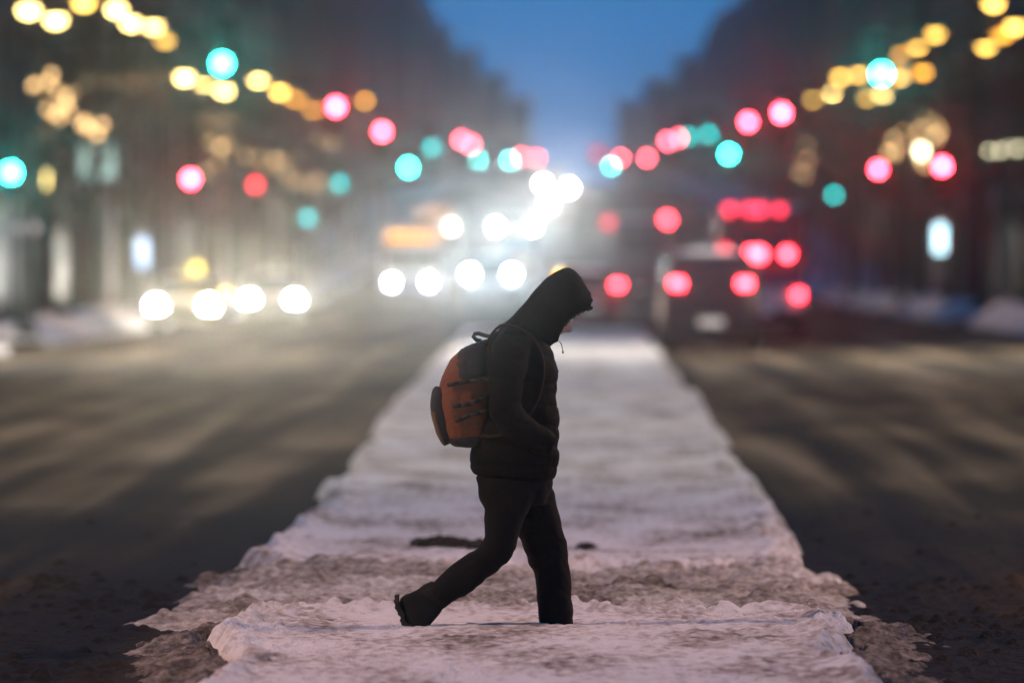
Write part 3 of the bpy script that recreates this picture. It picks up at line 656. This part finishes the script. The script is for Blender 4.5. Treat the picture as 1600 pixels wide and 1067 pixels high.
def car(label, loc, rz, paint, kind='sedan', L=4.6, Wd=1.8, H=1.45, group=None, heads=None, tails=None, cat='car', name='car', lamp=(.62, .72), tlamp=(.62, .85), cap=True, hw=.10):
    t = empty(name, loc, rz, label=label, cat=cat, group=group)
    hl = L / 2; hW = Wd / 2; belt = H * .62
    if kind == 'sedan':
        pr = [(-hl, .35), (-hl, .62), (-hl + .08, belt - .02), (-hl + .75, belt + .04), (-hl + 1.35, H - .06), (-hl + 2.0, H), (hl - 2.35, H - .02), (hl - 1.45, belt + .06), (hl - .25, belt - .14), (hl, .62), (hl, .35), (hl - .2, .22), (-hl + .2, .22)]
        ws = ((hl - 2.35, H - .02), (hl - 1.45, belt + .06)); rs = ((-hl + .75, belt + .04), (-hl + 1.35, H - .06)); sw = (-hl + 1.0, hl - 1.75)
    elif kind == 'suv':
        pr = [(-hl, .42), (-hl, .8), (-hl + .06, belt), (-hl + .28, H - .14), (-hl + .6, H), (hl - 2.3, H - .02), (hl - 1.55, belt + .08), (hl - .2, belt - .08), (hl, .8), (hl, .42), (hl - .2, .28), (-hl + .2, .28)]
        ws = ((hl - 2.3, H - .02), (hl - 1.55, belt + .08)); rs = ((-hl + .06, belt), (-hl + .28, H - .14)); sw = (-hl + .45, hl - 1.9)
    else:  # pickup / truck cab in front
        pr = [(-hl, .5), (-hl, belt), (-hl + .02, belt + .02), (-hl + 1.9, belt + .02), (-hl + 2.05, H - .1), (-hl + 2.3, H), (hl - 2.2, H - .02), (hl - 1.6, belt + .1), (hl - .15, belt), (hl, .85), (hl, .5), (hl - .2, .4), (-hl + .2, .4)]
        ws = ((hl - 2.2, H - .02), (hl - 1.6, belt + .1)); rs = ((-hl + 1.92, belt + .06), (-hl + 2.05, H - .1)); sw = (-hl + 2.4, hl - 1.95)
    wf = lambda z: hW * (1 if z < belt + .1 else 1 - .2 * (z - belt - .1) / (H - belt - .1 + 1e-6)) * (1 if z > .4 else .96)
    shell(pr, wf).build('body', paint, t, True, .05)
    r = .335 if kind == 'sedan' else .40
    for s in (-1, 1):
        for y in (-hl + .85, hl - .85): wheel(t, s * (hW - .11), y, r)
        MB().tube([(s * (hW - .04), hl - 1.75, belt + .08), (s * (hW + .10), hl - 1.72, belt + .12)], .02, 6).box((s * (hW + .12), hl - 1.72, belt + .15), (.16, .10, .13)).build('mirror', paint, t, bevel=.02)
        a, b = sw; zt = H - .10; wt, wb = wf(zt) + .012, wf(belt + .1) + .012
        n = 2
        for j in range(n):
            y0, y1 = a + (b - a) * j / n + .04, a + (b - a) * (j + 1) / n - .04
            i0 = .22 if j == 0 and kind == 'sedan' else .0; i1 = .42 if j == n - 1 else 0
            MB().add([(s * wb, y0, belt + .07), (s * wb, y1 + i1 * .8, belt + .07), (s * wt, y1 - .02, zt), (s * wt, y0 + i0, zt), (s * (wb - .03), y0, belt + .07), (s * (wb - .03), y1 + i1 * .8, belt + .07), (s * (wt - .03), y1 - .02, zt), (s * (wt - .03), y0 + i0, zt)],
                     [(0, 1, 2, 3), (4, 7, 6, 5), (0, 4, 5, 1), (1, 5, 6, 2), (2, 6, 7, 3), (3, 7, 4, 0)]).build('side_window', M_GLASS, t)
    for nm, ((ya, za), (yb, zb)) in (('windscreen', ws), ('rear_window', rs)):
        dv = Vector((0, yb - ya, zb - za)); nn = Vector((0, -dv.z, dv.y)).normalized()
        if nn.z < 0: nn = -nn
        A = Vector((0, ya, za)) + dv * .12 + nn * .015; B = Vector((0, ya, za)) + dv * .9 + nn * .015
        wa, wb = wf(A.z) * .88, wf(B.z) * .88; o = nn * -.03
        vs = [A + Vector((-wa, 0, 0)), A + Vector((wa, 0, 0)), B + Vector((wb, 0, 0)), B + Vector((-wb, 0, 0))]
        MB().add(vs + [v + o for v in vs], [(0, 1, 2, 3), (4, 7, 6, 5), (0, 4, 5, 1), (1, 5, 6, 2), (2, 6, 7, 3), (3, 7, 4, 0)]).build(nm, M_GLASS, t)
    MB().box((0, hl + .02, .45), (Wd * .94, .16, .24)).build('front_bumper', paint, t, bevel=.04)
    MB().box((0, -hl - .02, .47), (Wd * .94, .16, .26)).build('rear_bumper', paint, t, bevel=.04)
    MB().box((0, hl + .012, lamp[1] - .06), (Wd * .5, .05, .16)).build('grille', M_PLAST, t, bevel=.01)
    MB().box((0, -hl - .105, .62), (.5, .02, .14)).build('number_plate', M_PLATE, t)
    for s in (-1, 1):
        h = MB().lathe([(hw * 1.25, .0), (hw * 1.1, .03), (hw * .5, .05)], 14, 'y', (s * lamp[0], hl + .01, lamp[1])).build('headlight', (heads[0] if heads else M_CHROME), t, True)
        MB().box((s * tlamp[0], -hl - .015, tlamp[1]), (.24, .06, .15)).build('tail_light', (tails if tails else mat('tail_off', (.2, .01, .01), .3)), t, bevel=.015)
        if heads: beam(t, (s * lamp[0], hl + .12, lamp[1]), heads[1], heads[2])
    if cap:
        n = 12; rr = random.Random(int(abs(loc[0] * 100))); mb = MB(); y0, y1 = (pr[4][0] + .1, pr[6][0] - .1) if kind != 'pickup' else (-hl + 2.4, hl - 2.3)
        rows = []
        for i in range(n):
            y = y0 + (y1 - y0) * i / (n - 1); rows.append([Vector((wf(H) * .86 * math.cos(a), y, H - .02 + (.07 + .02 * rr.random()) * math.sin(a) * (1 if 0 < i < n - 1 else .2))) for a in [math.pi * k / 8 for k in range(9)]])
        mb.loft(rows).build('roof_snow', M_CAP, t, True)
    return t
def paint(name, c): return mat('paint_' + name, c, .32, .15, noise=.12, nscale=3)
Y = 226
tx = car('oncoming taxi with lit yellow roof light beside the snowbank', (-10.25, Y + 2.3, ROADZ), math.pi, paint('taxi', (.35, .30, .2)), 'sedan', heads=(M_LIGHT, HEAD_W * 1.2, (1, .84, .56)), lamp=(.70, .66), name='taxi', hw=.15)
rs = MB().box((-.0, .1, 1.53), (.5, .18, .16)).build('roof_sign', mat('sign_base', (.3, .25, .05), .5), tx, bevel=.03)
MB().box((-.28, .22, 1.66), (.26, .1, .2)).build('roof_light', emat('taxi_yellow', (1, .68, .04), 7), rs, bevel=.03)
MB().ball((-1.13, 2.30, .98), .09, 8, 6).build('side_marker', M_AMBL, tx)
car('oncoming grey sedan with glaring headlights behind the taxi', (-9.25, 267.5, ROADZ), math.pi, paint('grey', (.18, .18, .19)), 'sedan', heads=(M_LIGHT, HEAD_W * 1.3, (1, .86, .60)), lamp=(.70, .62), hw=.15)
car('oncoming pickup truck with cold white headlights beside the median', (-3.05, 333, ROADZ), math.pi, paint('pick', (.12, .13, .15)), 'pickup', 5.8, 2.05, 2.0, heads=(M_LIGHTB, HEAD_W * 1.6, (.80, .94, 1)), lamp=(.81, 1.35), tlamp=(.85, 1.0), cat='pickup truck', name='pickup_truck', hw=.13)
car('dark outbound SUV with glowing red tail lights and plate', (2.85, 174.3, ROADZ), 0, paint('suvdark', (.012, .007, .009)), 'suv', 4.9, 2.0, 2.02, tails=M_TAIL, tlamp=(.68, 1.40), lamp=(.7, .9), name='suv', cat='SUV')
ct = car('dark red sedan turning across the median with its brake lights on', (.22, 228, ROADZ), R(8), paint('red', (.16, .012, .02)), 'sedan', tails=M_TAIL, tlamp=(.74, 1.22), H=1.62)
MB().ball((-.78, -2.34, 1.42), .12, 8, 6).build('turn_signal', M_AMBL, ct)

def boxy(name, label, cat, loc, rz, L, Wd, H, z0, body, lower=None, cab=None, front=True):
    """box-bodied vehicle: body, skirt band, windscreen, side windows, wheels, bumpers; returns the root. Front looks along +y"""
    t = empty(name, loc, rz, label=label, cat=cat); hl, hw = L / 2, Wd / 2
    MB().box((0, 0, (H + z0 + .9) / 2), (Wd, L, H - z0 - .9)).build('body', body, t, bevel=.12)
    MB().box((0, 0, z0 + .45), (Wd * .985, L * .99, .92)).build('skirt', lower or body, t, bevel=.06)
    for s in (-1, 1):
        for y in ((-hl + 1.6, hl - 2.0) if L > 8 else (-hl + 1.0, hl - 1.0)): wheel(t, s * (hw - .16), y, .46, 1.3)
        n = max(2, int(L / 1.8))
        for j in range(n):
            y = -hl + .7 + (L - 1.4) * (j + .5) / n; MB().box((s * (hw + .005), y, H * .66), (.03, (L - 1.4) / n * .84, H * .26)).build('side_window', M_GLASS, t, bevel=.01)
        MB().tube([(s * hw, hl - .1, H * .72), (s * (hw + .28), hl + .2, H * .74)], .025, 6).box((s * (hw + .3), hl + .2, H * .66), (.14, .1, .38)).build('mirror', M_PLAST, t, bevel=.02)
    MB().box((0, hl + .005, H * .6), (Wd * .88, .03, H * .34)).build('windscreen', M_GLASS, t, bevel=.01)
    MB().box((0, -hl - .005, H * .72), (Wd * .6, .03, H * .2)).build('rear_window', M_GLASS, t, bevel=.01)
    MB().box((0, hl + .05, z0 + .18), (Wd * .98, .22, .3)).build('front_bumper', M_PLAST, t, bevel=.05)
    MB().box((0, -hl - .05, z0 + .18), (Wd * .98, .22, .3)).build('rear_bumper', M_PLAST, t, bevel=.05)
    MB().box((0, -hl - .175, z0 + .28), (.5, .02, .14)).build('number_plate', M_PLATE, t)
    MB().box((0, 0, H + .03), (Wd * .92, L * .97, .09)).build('roof_snow', M_CAP, t, bevel=.04)
    return t
def lens(t, nm, px, py, Yr, m, r=.12, front=1, yl=0):
    """round lamp on the end of vehicle t that meets photo pixel px,py at distance Yr"""
    p = at(px, py, Yr); M = Matrix.Rotation(t.rotation_euler.z, 4, 'Z'); M.translation = t.location; q = M.inverted() @ p
    o = MB().lathe([(r, 0), (r * .9, .03 * front), (r * .4, .05 * front)], 12, 'y', (q.x, yl, q.z)).build(nm, m, t, True); return q
# city bus
Yb = 370
bus = boxy('city_bus', 'oncoming city bus with orange destination sign lit above the windscreen', 'bus', (-6.9, Yb + 6, ROADZ), math.pi, 12, 2.55, 3.25, .3, paint('buswhite', (.35, .36, .38)), paint('busblue', (.08, .10, .18)))
for px in (612, 670):
    q = lens(bus, 'headlight', px, 441, Yb, M_LIGHT, .13, 1, 6.0); beam(bus, (q.x, 6.2, q.z), HEAD_W * 1.5, (1, .92, .76))
ds_ = MB().box((0, 6.03, 2.92), (2.5, .05, .32)).build('destination_sign', M_PLAST, bus)
rr = random.Random(5); mb = MB()
for i, w in enumerate((.30, .10, .34, .30, .12, .36, .34, .18)):
    x = -1.05 + i * .28; mb.box((x, 6.07, 2.92), (w * .62, .02, .22))
mb.build('sign_letters', emat('sign_orange', (1, .36, .02), 8), ds_)
q = lens(bus, 'clearance_light', 705, 355, Yb, emat('lamp_cream', (1, .8, .42), 60), .12, 1, 6.0)
# second bus farther back
Yc = 440
bus2 = boxy('city_bus', 'second city bus in the haze behind, dim orange destination sign', 'bus', (-7.0, Yc + 6, gz(Yc) + ROADZ), math.pi, 12, 2.55, 3.9, .3, paint('buswhite', (.35, .36, .38)), paint('busblue', (.08, .10, .18)))
d2 = MB().box((0, 6.03, 3.72), (1.9, .05, .34)).build('destination_sign', M_PLAST, bus2); MB().box((0, 6.07, 3.72), (1.5, .02, .22)).build('sign_letters', emat('sign_orange_dim', (1, .40, .10), 2.0), d2)
# snow plough truck with high lamps, and a works truck above it on the rise
Yp = 450
pl = boxy('snow_plough', 'snow plough truck with high cold white plough lights', 'truck', (-2.95, Yp + 4, gz(Yp) + ROADZ), math.pi, 8.2, 2.5, 3.4, .5, paint('plough', (.30, .18, .04)))
for px in (775, 832):
    q = lens(pl, 'plough_light', px, 355, Yp, M_LIGHTB, .15, 1, 4.1); beam(pl, (q.x, 4.35, q.z), HEAD_W * 1.8, (.82, .95, 1))
rings = [[Vector((x, 4.9 + .35 * math.cos(a), .15 + .55 + .55 * math.sin(a))) for a in [math.pi * (.75 + .5 * k / 8) for k in range(9)]] for x in (-1.6, -.8, 0, .8, 1.6)]
MB().loft([r + [v + Vector((0, .05, 0)) for v in reversed(r)] for r in rings]).build('plough_blade', mat('blade', (.25, .12, .03), .5, .3), pl, True)
for x in (-.5, .5): MB().tube([(x, 4.1, .6), (x, 4.65, .55)], .06, 8).build('blade_arm', M_METAL, pl)
Yw = 610
wk = boxy('works_truck', 'tall works truck on the rise with three floodlights', 'truck', (-1.15, Yw + 4, gz(Yw) + ROADZ), math.pi, 8, 2.6, 4.1, .5, paint('works', (.3, .3, .3)))
M_FL = emat('flood', (1, .97, .82), 330)
for px, py in ((849, 288), (889, 294), (856, 321)):
    q = lens(wk, 'floodlight', px, py, Yw, M_FL, .2, 1, 4.1); beam(wk, (q.x, 4.35, q.z), HEAD_W, (1, .97, .85))
# outbound van with clearance lights
Yv = 205
van = boxy('box_van', 'maroon and white outbound box van with red clearance lights on top', 'van', (4.62, Yv + 3, ROADZ), 0, 6, 2.1, 3.12, .36, paint('vanred', (.22, .025, .035)), paint('vanwhite', (.55, .53, .47)))
for px, py, m, r in ((1140, 328, M_TAILD, .12), (1171, 328, M_TAILD, .13), (1188, 328, M_TAILD, .13), (1218, 328, M_TAILD, .11)): lens(van, 'clearance_light', px, py, Yv, m, r, -1, -3.02)
for px, py, m, r in ((1175, 397, M_TAIL, .14), (1187, 397, M_TAIL, .14), (1230, 397, M_TAIL, .12), (1248, 461, M_TAIL, .09), (1132, 391, M_TAILD, .12)): lens(van, 'tail_light', px, py, Yv, m, r, -1, -3.03)
MB().box((.02, -3.02, 1.38), (1.9, .03, .32)).build('stripe', mat('van_stripe', (.05, .045, .14), .5), van)
Yt = 335
tk = boxy('box_truck', 'dark grey box truck driving away in the haze', 'truck', (2.75, Yt + 4, ROADZ), 0, 8, 2.4, 3.5, .5, paint('dktruck', (.05, .055, .08)))
lens(tk, 'tail_light', 1043, 343, Yt, M_TAIL, .17, -1, -4.02); lens(tk, 'tail_light', 951, 348, Yt, M_TAILD, .15, -1, -4.02)

# ================================================================ BUILDINGS
BRICK = [mat('facade_%d' % i, c, .85, noise=.25, nscale=.6, bump=.3, bscale=4, bdist=.03) for i, c in enumerate([(.09, .055, .045), (.11, .09, .085), (.06, .05, .055), (.12, .08, .06), (.07, .06, .07), (.09, .06, .065)])]
M_TRIM = mat('stone_trim', (.28, .26, .24), .8, noise=.2, nscale=2)
WF = MB().box((0, 0, .95), (.16, 1.5, .12)).box((0, 0, -.95), (.26, 1.7, .12)).box((0, -.69, 0), (.16, .12, 1.78)).box((0, .69, 0), (.16, .12, 1.78)).box((0, 0, 0), (.10, .06, 1.78)).mesh('window_frame')
WP = MB().box((0, 0, 0), (.04, 1.3, 1.8)).mesh('pane')
M_LITW = [emat('window_warm', (1, .62, .30), .10), emat('window_rose', (1, .55, .45), .06), emat('window_teal', (.62, .95, .85), .9)]
PANES = {}
def pane(m):
    if m.name not in PANES: me = WP.copy(); me.materials.append(m); PANES[m.name] = me
    return PANES[m.name]
def building(s, y0, y1, h, dep, m, label, windows=True, x0=17.2, lit=.16, seed=0):
    b = gz((y0 + y1) / 2); rr = random.Random(seed + int(y0)); ln = y1 - y0
    t = empty('building', (s * x0, y0, b), label=label, cat='building')
    MB().box((s * dep / 2, ln / 2, h / 2 - .5), (dep, ln, h + 1)).build('wall', m, t)
    MB().box((s * (dep / 2 - .2), ln / 2, h + .252), (dep + .8, ln + .3, .5)).box((s * -.12, ln / 2, h - .5), (.5, ln + .1, .35)).build('cornice', M_TRIM, t, bevel=.05)
    MB().box((s * (dep / 2), ln / 2, h + .57), (dep + .5, ln, .16)).build('roof_snow', M_CAP, t)
    MB().box((s * -.1, ln / 2, 4.3), (.35, ln, .45)).build('shopfront_band', M_TRIM, t)
    if windows:
        nc = max(3, int(ln / 3.6)); nf = int((h - 5.5) / 3.5)
        for i in range(nc):
            y = ln * (i + .5) / nc
            g = MB().box((s * -.03, y, 2.1), (.08, ln / nc * .82, 3.2)); 
            sm_ = rr.random() < .3
            g.build('shop_window', rr.choice(M_LITW[:2]) if sm_ else M_FROST, t)
            for f in range(nf):
                w = link('window', WF, M_TRIM, t, (s * -.02, y, 6.6 + f * 3.5))
                link('pane', pane(rr.choice(M_LITW[:2]) if rr.random() < lit else M_FROST), None, w, (s * .0, 0, 0))
        for i in range(max(2, int(dep / 4))):                      # end wall towards the crossing
            for f in range(nf):
                w = link('window', WF, M_TRIM, t, (s * (2 + i * 4), -.02, 6.6 + f * 3.5)); w.rotation_euler = (0, 0, R(90))
                link('pane', pane(rr.choice(M_LITW[:2]) if rr.random() < lit else M_FROST), None, w)
        if rr.random() < .8:
            ya = ln * .35; aw = MB().add([(0, ya - 3, 4.0), (0, ya + 3, 4.0), (s * -1.5, ya + 3, 3.2), (s * -1.5, ya - 3, 3.2), (0, ya - 3, 3.9), (0, ya + 3, 3.9), (s * -1.5, ya + 3, 2.9), (s * -1.5, ya - 3, 2.9)], [(0, 1, 2, 3), (4, 7, 6, 5), (0, 4, 5, 1), (1, 5, 6, 2), (2, 6, 7, 3), (3, 7, 4, 0)])
            aw.build('awning', mat('awning_%d' % (seed % 3), [(.25, .24, .26), (.2, .05, .05), (.05, .08, .07)][seed % 3], .8), t)
    return t
specs_l = [(196, 243, 17, 'low brown brick corner building with shops beside the taxi'), (254, 276, 24, 'narrow grey stone building with tall cornice behind the taxi'), (276.2, 299, 21, 'dark brick shop building with pale lit side windows'), (310, 332, 27, 'tall tan brick block beyond the red signals on the oncoming side'), (332.2, 354, 23, 'mauve brick block between two taller neighbours'),
           (365, 409, 29, 'long brown block beside the city bus'), (421, 470, 26, 'grey block behind the second bus'), (470.3, 504, 31, 'tall rose brick block far along the oncoming side')]
specs_r = [(196, 242, 22, 'dark brick corner building beside the outbound van'), (254, 299, 26, 'tall dark building with black windows by the outbound pavement'), (310, 354, 24, 'brick shop building hung with a string of pale bulbs'), (365, 409, 29, 'tall mauve block beyond the string of bulbs'), (421, 460, 25, 'tan brick block far along the outbound side'), (460.3, 504, 31, 'tall grey block far along the outbound side')]
for k, (a, b, h, lb) in enumerate(specs_l): building(-1, a, b, h, 16, BRICK[k % 6], lb, seed=k, lit=.22)
for k, (a, b, h, lb) in enumerate(specs_r): building(1, a, b, h, 16, BRICK[(k + 2) % 6], lb, seed=k + 20, lit=.05)
fars = [(516, 584, 30, 29), (596, 690, 33, 27), (700, 800, 30, 18), (815, 920, 23, 17.5), (935, 1100, 20.5, 18)]
for s in (-1, 1):
    for k, (a, b, hl_, hr_) in enumerate(fars): building(s, a, b, hl_ if s < 0 else hr_, 20, BRICK[(k + s) % 6], '%s block fading into the haze on the %s side' % (('pale', 'broad', 'tall dark', 'remote', 'farthest')[k], 'oncoming' if s < 0 else 'outbound'), windows=False)

ends = [(-1, 1130, 700, 50), (-1, 1165, 745, 85), (-1, 1200, 790, 122), (-1, 1240, 830, 158), (1, 1130, 1110, 62), (1, 1165, 1060, 95), (1, 1200, 1010, 130), (1, 1240, 965, 165)]
for k, (s, Y, px, py) in enumerate(ends):                            # the avenue closes here between stepped blocks
    p = at(px, py, Y); building(s, Y, Y + 24, p.z - gz(Y), 60, BRICK[k % 6], '%s block closing the %s side at the end of the avenue' % (('highest', 'second highest', 'second lowest', 'lowest')[k % 4], 'oncoming' if s < 0 else 'outbound'), windows=False, x0=p.x * s)
# lit signs, shop lights, and glowing panels in place of lit windows and awnings
def sign(name, label, px, py, Y, w, h, m, reach, cat='sign', group=None, dep=.2):
    p = at(px, py, Y); t = empty(name, p, label=label, cat=cat, group=group)
    MB().box((0, .03, 0), (w + .08, dep, h + .08)).build('sign_case', M_METAL, t, bevel=.02)
    MB().box((0, -dep / 2 + .01, 0), (w, .05, h)).build('sign_face', m, t)
    if reach == 'post': MB().tube([(0, .05, -h / 2), (0, .05, gz(Y) - p.z)], .05, 8).build('post', M_METAL, t)
    else:
        for k in (-.3, .3): MB().tube([(0, .05, h * k), (math.copysign(17.3, p.x) - p.x, .05, h * k)], .03, 6).build('bracket', M_METAL, t)
    return t
sign('shop_sign_or_glow', 'long warm lit sign projecting from the tall tan block', 325, 188, 385, 3.2, .45, emat('sign_warm', (1, .70, .34), .9), 'wall')
sign('shop_sign_or_glow', 'shorter warm lit sign projecting above the dark brick shop', 190, 128, 290, 2.6, .35, emat('sign_warm2', (1, .72, .36), .6), 'wall')
sign('shop_sign_or_glow', 'pale teal glowing panel standing in for a lit window above the pavement near the taxi', 132, 252, 262, .55, 1.1, emat('window_panel_teal', (.55, .80, .72), 1.0), 'wall')  # a lit window, built as a glowing panel on brackets
sign('shop_sign_or_glow', 'second pale teal lit window panel next to its twin', 166, 252, 268, .55, 1.1, emat('window_panel_teal', (.55, .80, .72), 1.0), 'wall')
sign('information_panel', 'upright pale blue lit panel on a post behind the taxi', 223, 395, 262, .35, .85, emat('panel_blue', (.55, .72, 1), 2.6), 'post')
sign('information_panel', 'upright icy blue lit panel on a post beside the outbound pavement', 1470, 373, 300, .42, .95, emat('panel_ice', (.55, .86, 1), 5), 'post')
sign('shop_sign_or_glow', 'white glowing panel standing in for a lit snowy awning near the green pole signal', 22, 356, 235, .5, .22, emat('awning_glow_white', (.9, .85, .92), .8), 'wall')  # light on a snowy awning, put in as an emissive panel
sign('shop_sign_or_glow', 'long pinkish white glowing panel standing in for a lit snowy awning near the green pole signal', 72, 356, 236, .75, .24, emat('awning_glow_pink', (1, .80, .82), .9), 'wall')  # second lit awning, its brightness given by emission
sign('lantern', 'upright yellow lantern on a bracket beside the oncoming pavement', 69, 281, 236, .22, .42, emat('lantern', (1, .74, .22), 6), 'wall', 'lantern')

# string of pale bulbs along the outbound shop front
sb = empty('bulb_string', (16.9, 320, 6.2), label='row of pale bulbs strung along the outbound shop front', cat='string lights')
BULB = MB().ball((0, 0, 0), .10, 8, 6).mesh('bulb', True); BULB.materials.append(emat('bulb_pale', (1, .92, .58), 9))
prev = []
for px, py in ((1521, 233), (1546, 236), (1552, 234), (1563, 235), (1576, 233), (1583, 232), (1590, 232), (1598, 231)):
    Y = 16.9 * F_PX / (px - VPX); p = at(px, py, Y) - sb.location; link('bulb', BULB, None, sb, p); prev.append(p + Vector((0, 0, .1)))
MB().tube(prev, .012, 5).build('cable', M_PLAST, sb)

# ================================================================ TREES (bare) and fairy lights
def make_tree(seed, h):
    rr = random.Random(seed); tr = MB(); cr = MB(); tips = []
    th = h * .28
    tr.tube([(0, 0, -.2), (.02, 0, .3), (rr.uniform(-.1, .1), rr.uniform(-.1, .1), th)], [.19, .15, .12], 10)
    def grow(p, d, l, r, n):
        q = p + d * l * .5 + Vector((rr.uniform(-.05, .05), rr.uniform(-.05, .05), 0)) * l; e = p + d * l + Vector((0, 0, .06 * l))
        cr.tube([p, q, e], [r, r * .82, r * .62], 6 if r > .03 else 4, caps=False)
        if n == 0: tips.append(e); return
        for k in range(rr.choice((2, 3, 3))):
            dd = (d + Vector((rr.uniform(-.8, .8), rr.uniform(-.8, .8), rr.uniform(-.25, .55)))).normalized(); grow(e if k else q.lerp(e, .8), dd, l * rr.uniform(.62, .82), r * rr.uniform(.55, .7), n - 1)
    for k in range(5):
        a = 2 * math.pi * (k + rr.random() * .6) / 5; grow(Vector((0, 0, th * (.86 + .12 * rr.random()))), Vector((math.cos(a) * .6, math.sin(a) * .6, 1)).normalized(), h * .24, .075, 4)
    return tr.mesh('trunk', True), cr.mesh('crown'), tips
TREES = [make_tree(3, 9), make_tree(14, 10), make_tree(25, 8)]
for a, b, c in TREES: a.materials.append(M_BARK); b.materials.append(M_BARK)
def tree(x, Y, k, label, group):
    t = empty('street_tree', (x, Y, gz(Y) + .02), random.Random(int(Y)).uniform(0, 6), label=label, cat='tree', group=group)
    link('trunk', TREES[k][0], None, t); link('crown', TREES[k][1], None, t); return t
FB = {n: MB().ball((0, 0, 0), r, 7, 5).mesh('bulb', True) for n, r in (('a', .085), ('b', .085), ('c', .085))}
FB['a'].materials.append(emat('fairy_peach', (1, .60, .24), 6.0)); FB['b'].materials.append(emat('fairy_tan', (1, .62, .26), 7.0)); FB['c'].materials.append(emat('fairy_dim', (1, .60, .28), 6.0))
def fairy(pts, Y, kind, label, jit=0, n=0, seed=1, x=None):
    """bulbs at photo pixels, hung in the crown of the tree standing at distance Y"""
    rr = random.Random(seed); P0 = at(*pts[0], Y)
    t = empty('fairy_lights', P0, label=label, cat='string lights', group=None)
    allp = []
    for px, py in pts:
        allp.append(at(px, py, Y + rr.uniform(-1.2, 1.2)) - P0)
        for j in range(n): allp.append(at(px + rr.gauss(0, jit), py + rr.gauss(0, jit), Y + rr.uniform(-1.5, 1.5)) - P0)
    for p in allp: link('bulb', FB[kind], None, t, p)
    MB().tube(allp, .012, 4).build('cable', M_PLAST, t)
tree(-13.5, 222, 0, 'bare tree wound with peach lights near the green pole signal', None)
fairy([(47, 135), (55, 132), (68, 150), (80, 117), (76, 128), (88, 140), (72, 172), (85, 178), (95, 168), (92, 185), (104, 165), (112, 178), (118, 145), (125, 196), (133, 190), (138, 200), (152, 210), (160, 195), (66, 206), (15, 207), (103, 152)], 222, 'a', 'peach fairy lights in the bare tree near the green pole signal')
tree(-13.5, 350, 1, 'bare tree with dim tan lights beyond the bright red signals', None)
fairy([(325, 222), (345, 232), (360, 240), (340, 255), (372, 228), (385, 244), (415, 262), (430, 250)], 350, 'b', 'dim tan fairy lights in the tree beyond the bright red signals', 14, 1, 2)
tree(-13.5, 405, 2, 'bare tree with faint tan lights beside the bus', None)
fairy([(432, 258), (445, 270), (458, 245), (470, 280), (488, 292), (500, 215)], 405, 'b', 'faint tan fairy lights in the tree beside the bus', 12, 1, 3)
tree(13.5, 327, 0, 'bare tree with brown lights between two red pole signals', None)
fairy([(1400, 240), (1412, 205), (1447, 185), (1460, 212), (1425, 225), (1408, 252), (1455, 190), (1440, 250), (1430, 210), (1468, 205), (1398, 233)], 327, 'b', 'brown fairy lights in the tree between two red pole signals', 9, 1, 4)
lamp = sign('lantern', 'bright cream lantern on a bracket among the brown fairy lights', 1439, 238, 335, .3, .4, emat('lantern_cream', (1, .85, .5), 22), 'wall', 'lantern')
tree(13.5, 474, 1, 'bare tree with faint tan lights far along outbound pavement', None)
fairy([(1252, 265), (1258, 275), (1270, 240), (1262, 250), (1295, 235), (1300, 245), (1248, 270)], 474, 'c', 'faint tan fairy lights far along the outbound pavement', 8, 1, 5)
for s, Ys in ((-1, (240, 272, 290, 325, 385, 440, 470, 530, 560, 615, 650)), (1, (262, 285, 345, 385, 430, 540, 565, 620, 650))):
    for i, Y in enumerate(Ys): tree(s * 14.0, Y, i % 3, 'bare dark street tree, %s along the pavement beside the %s lanes' % (ORD[i], 'oncoming' if s < 0 else 'outbound'), 'bare trees by %s lanes' % ('oncoming' if s < 0 else 'outbound'))

# ================================================================ HAZE
hz = MB().box((0, 645, 22), (540, 1480, 50)).build('haze', None); tag(hz, 'thin snowy haze over the avenue', kind='stuff')
m = bpy.data.materials.new('haze'); m.use_nodes = True; t = m.node_tree; t.nodes.clear()
o = t.nodes.new('ShaderNodeOutputMaterial'); v = t.nodes.new('ShaderNodeVolumePrincipled')
v.inputs['Color'].default_value = (.92, .93, .96, 1); v.inputs['Density'].default_value = .00042; v.inputs['Anisotropy'].default_value = .985
t.links.new(v.outputs[0], o.inputs['Volume']); hz.data.materials.append(m)
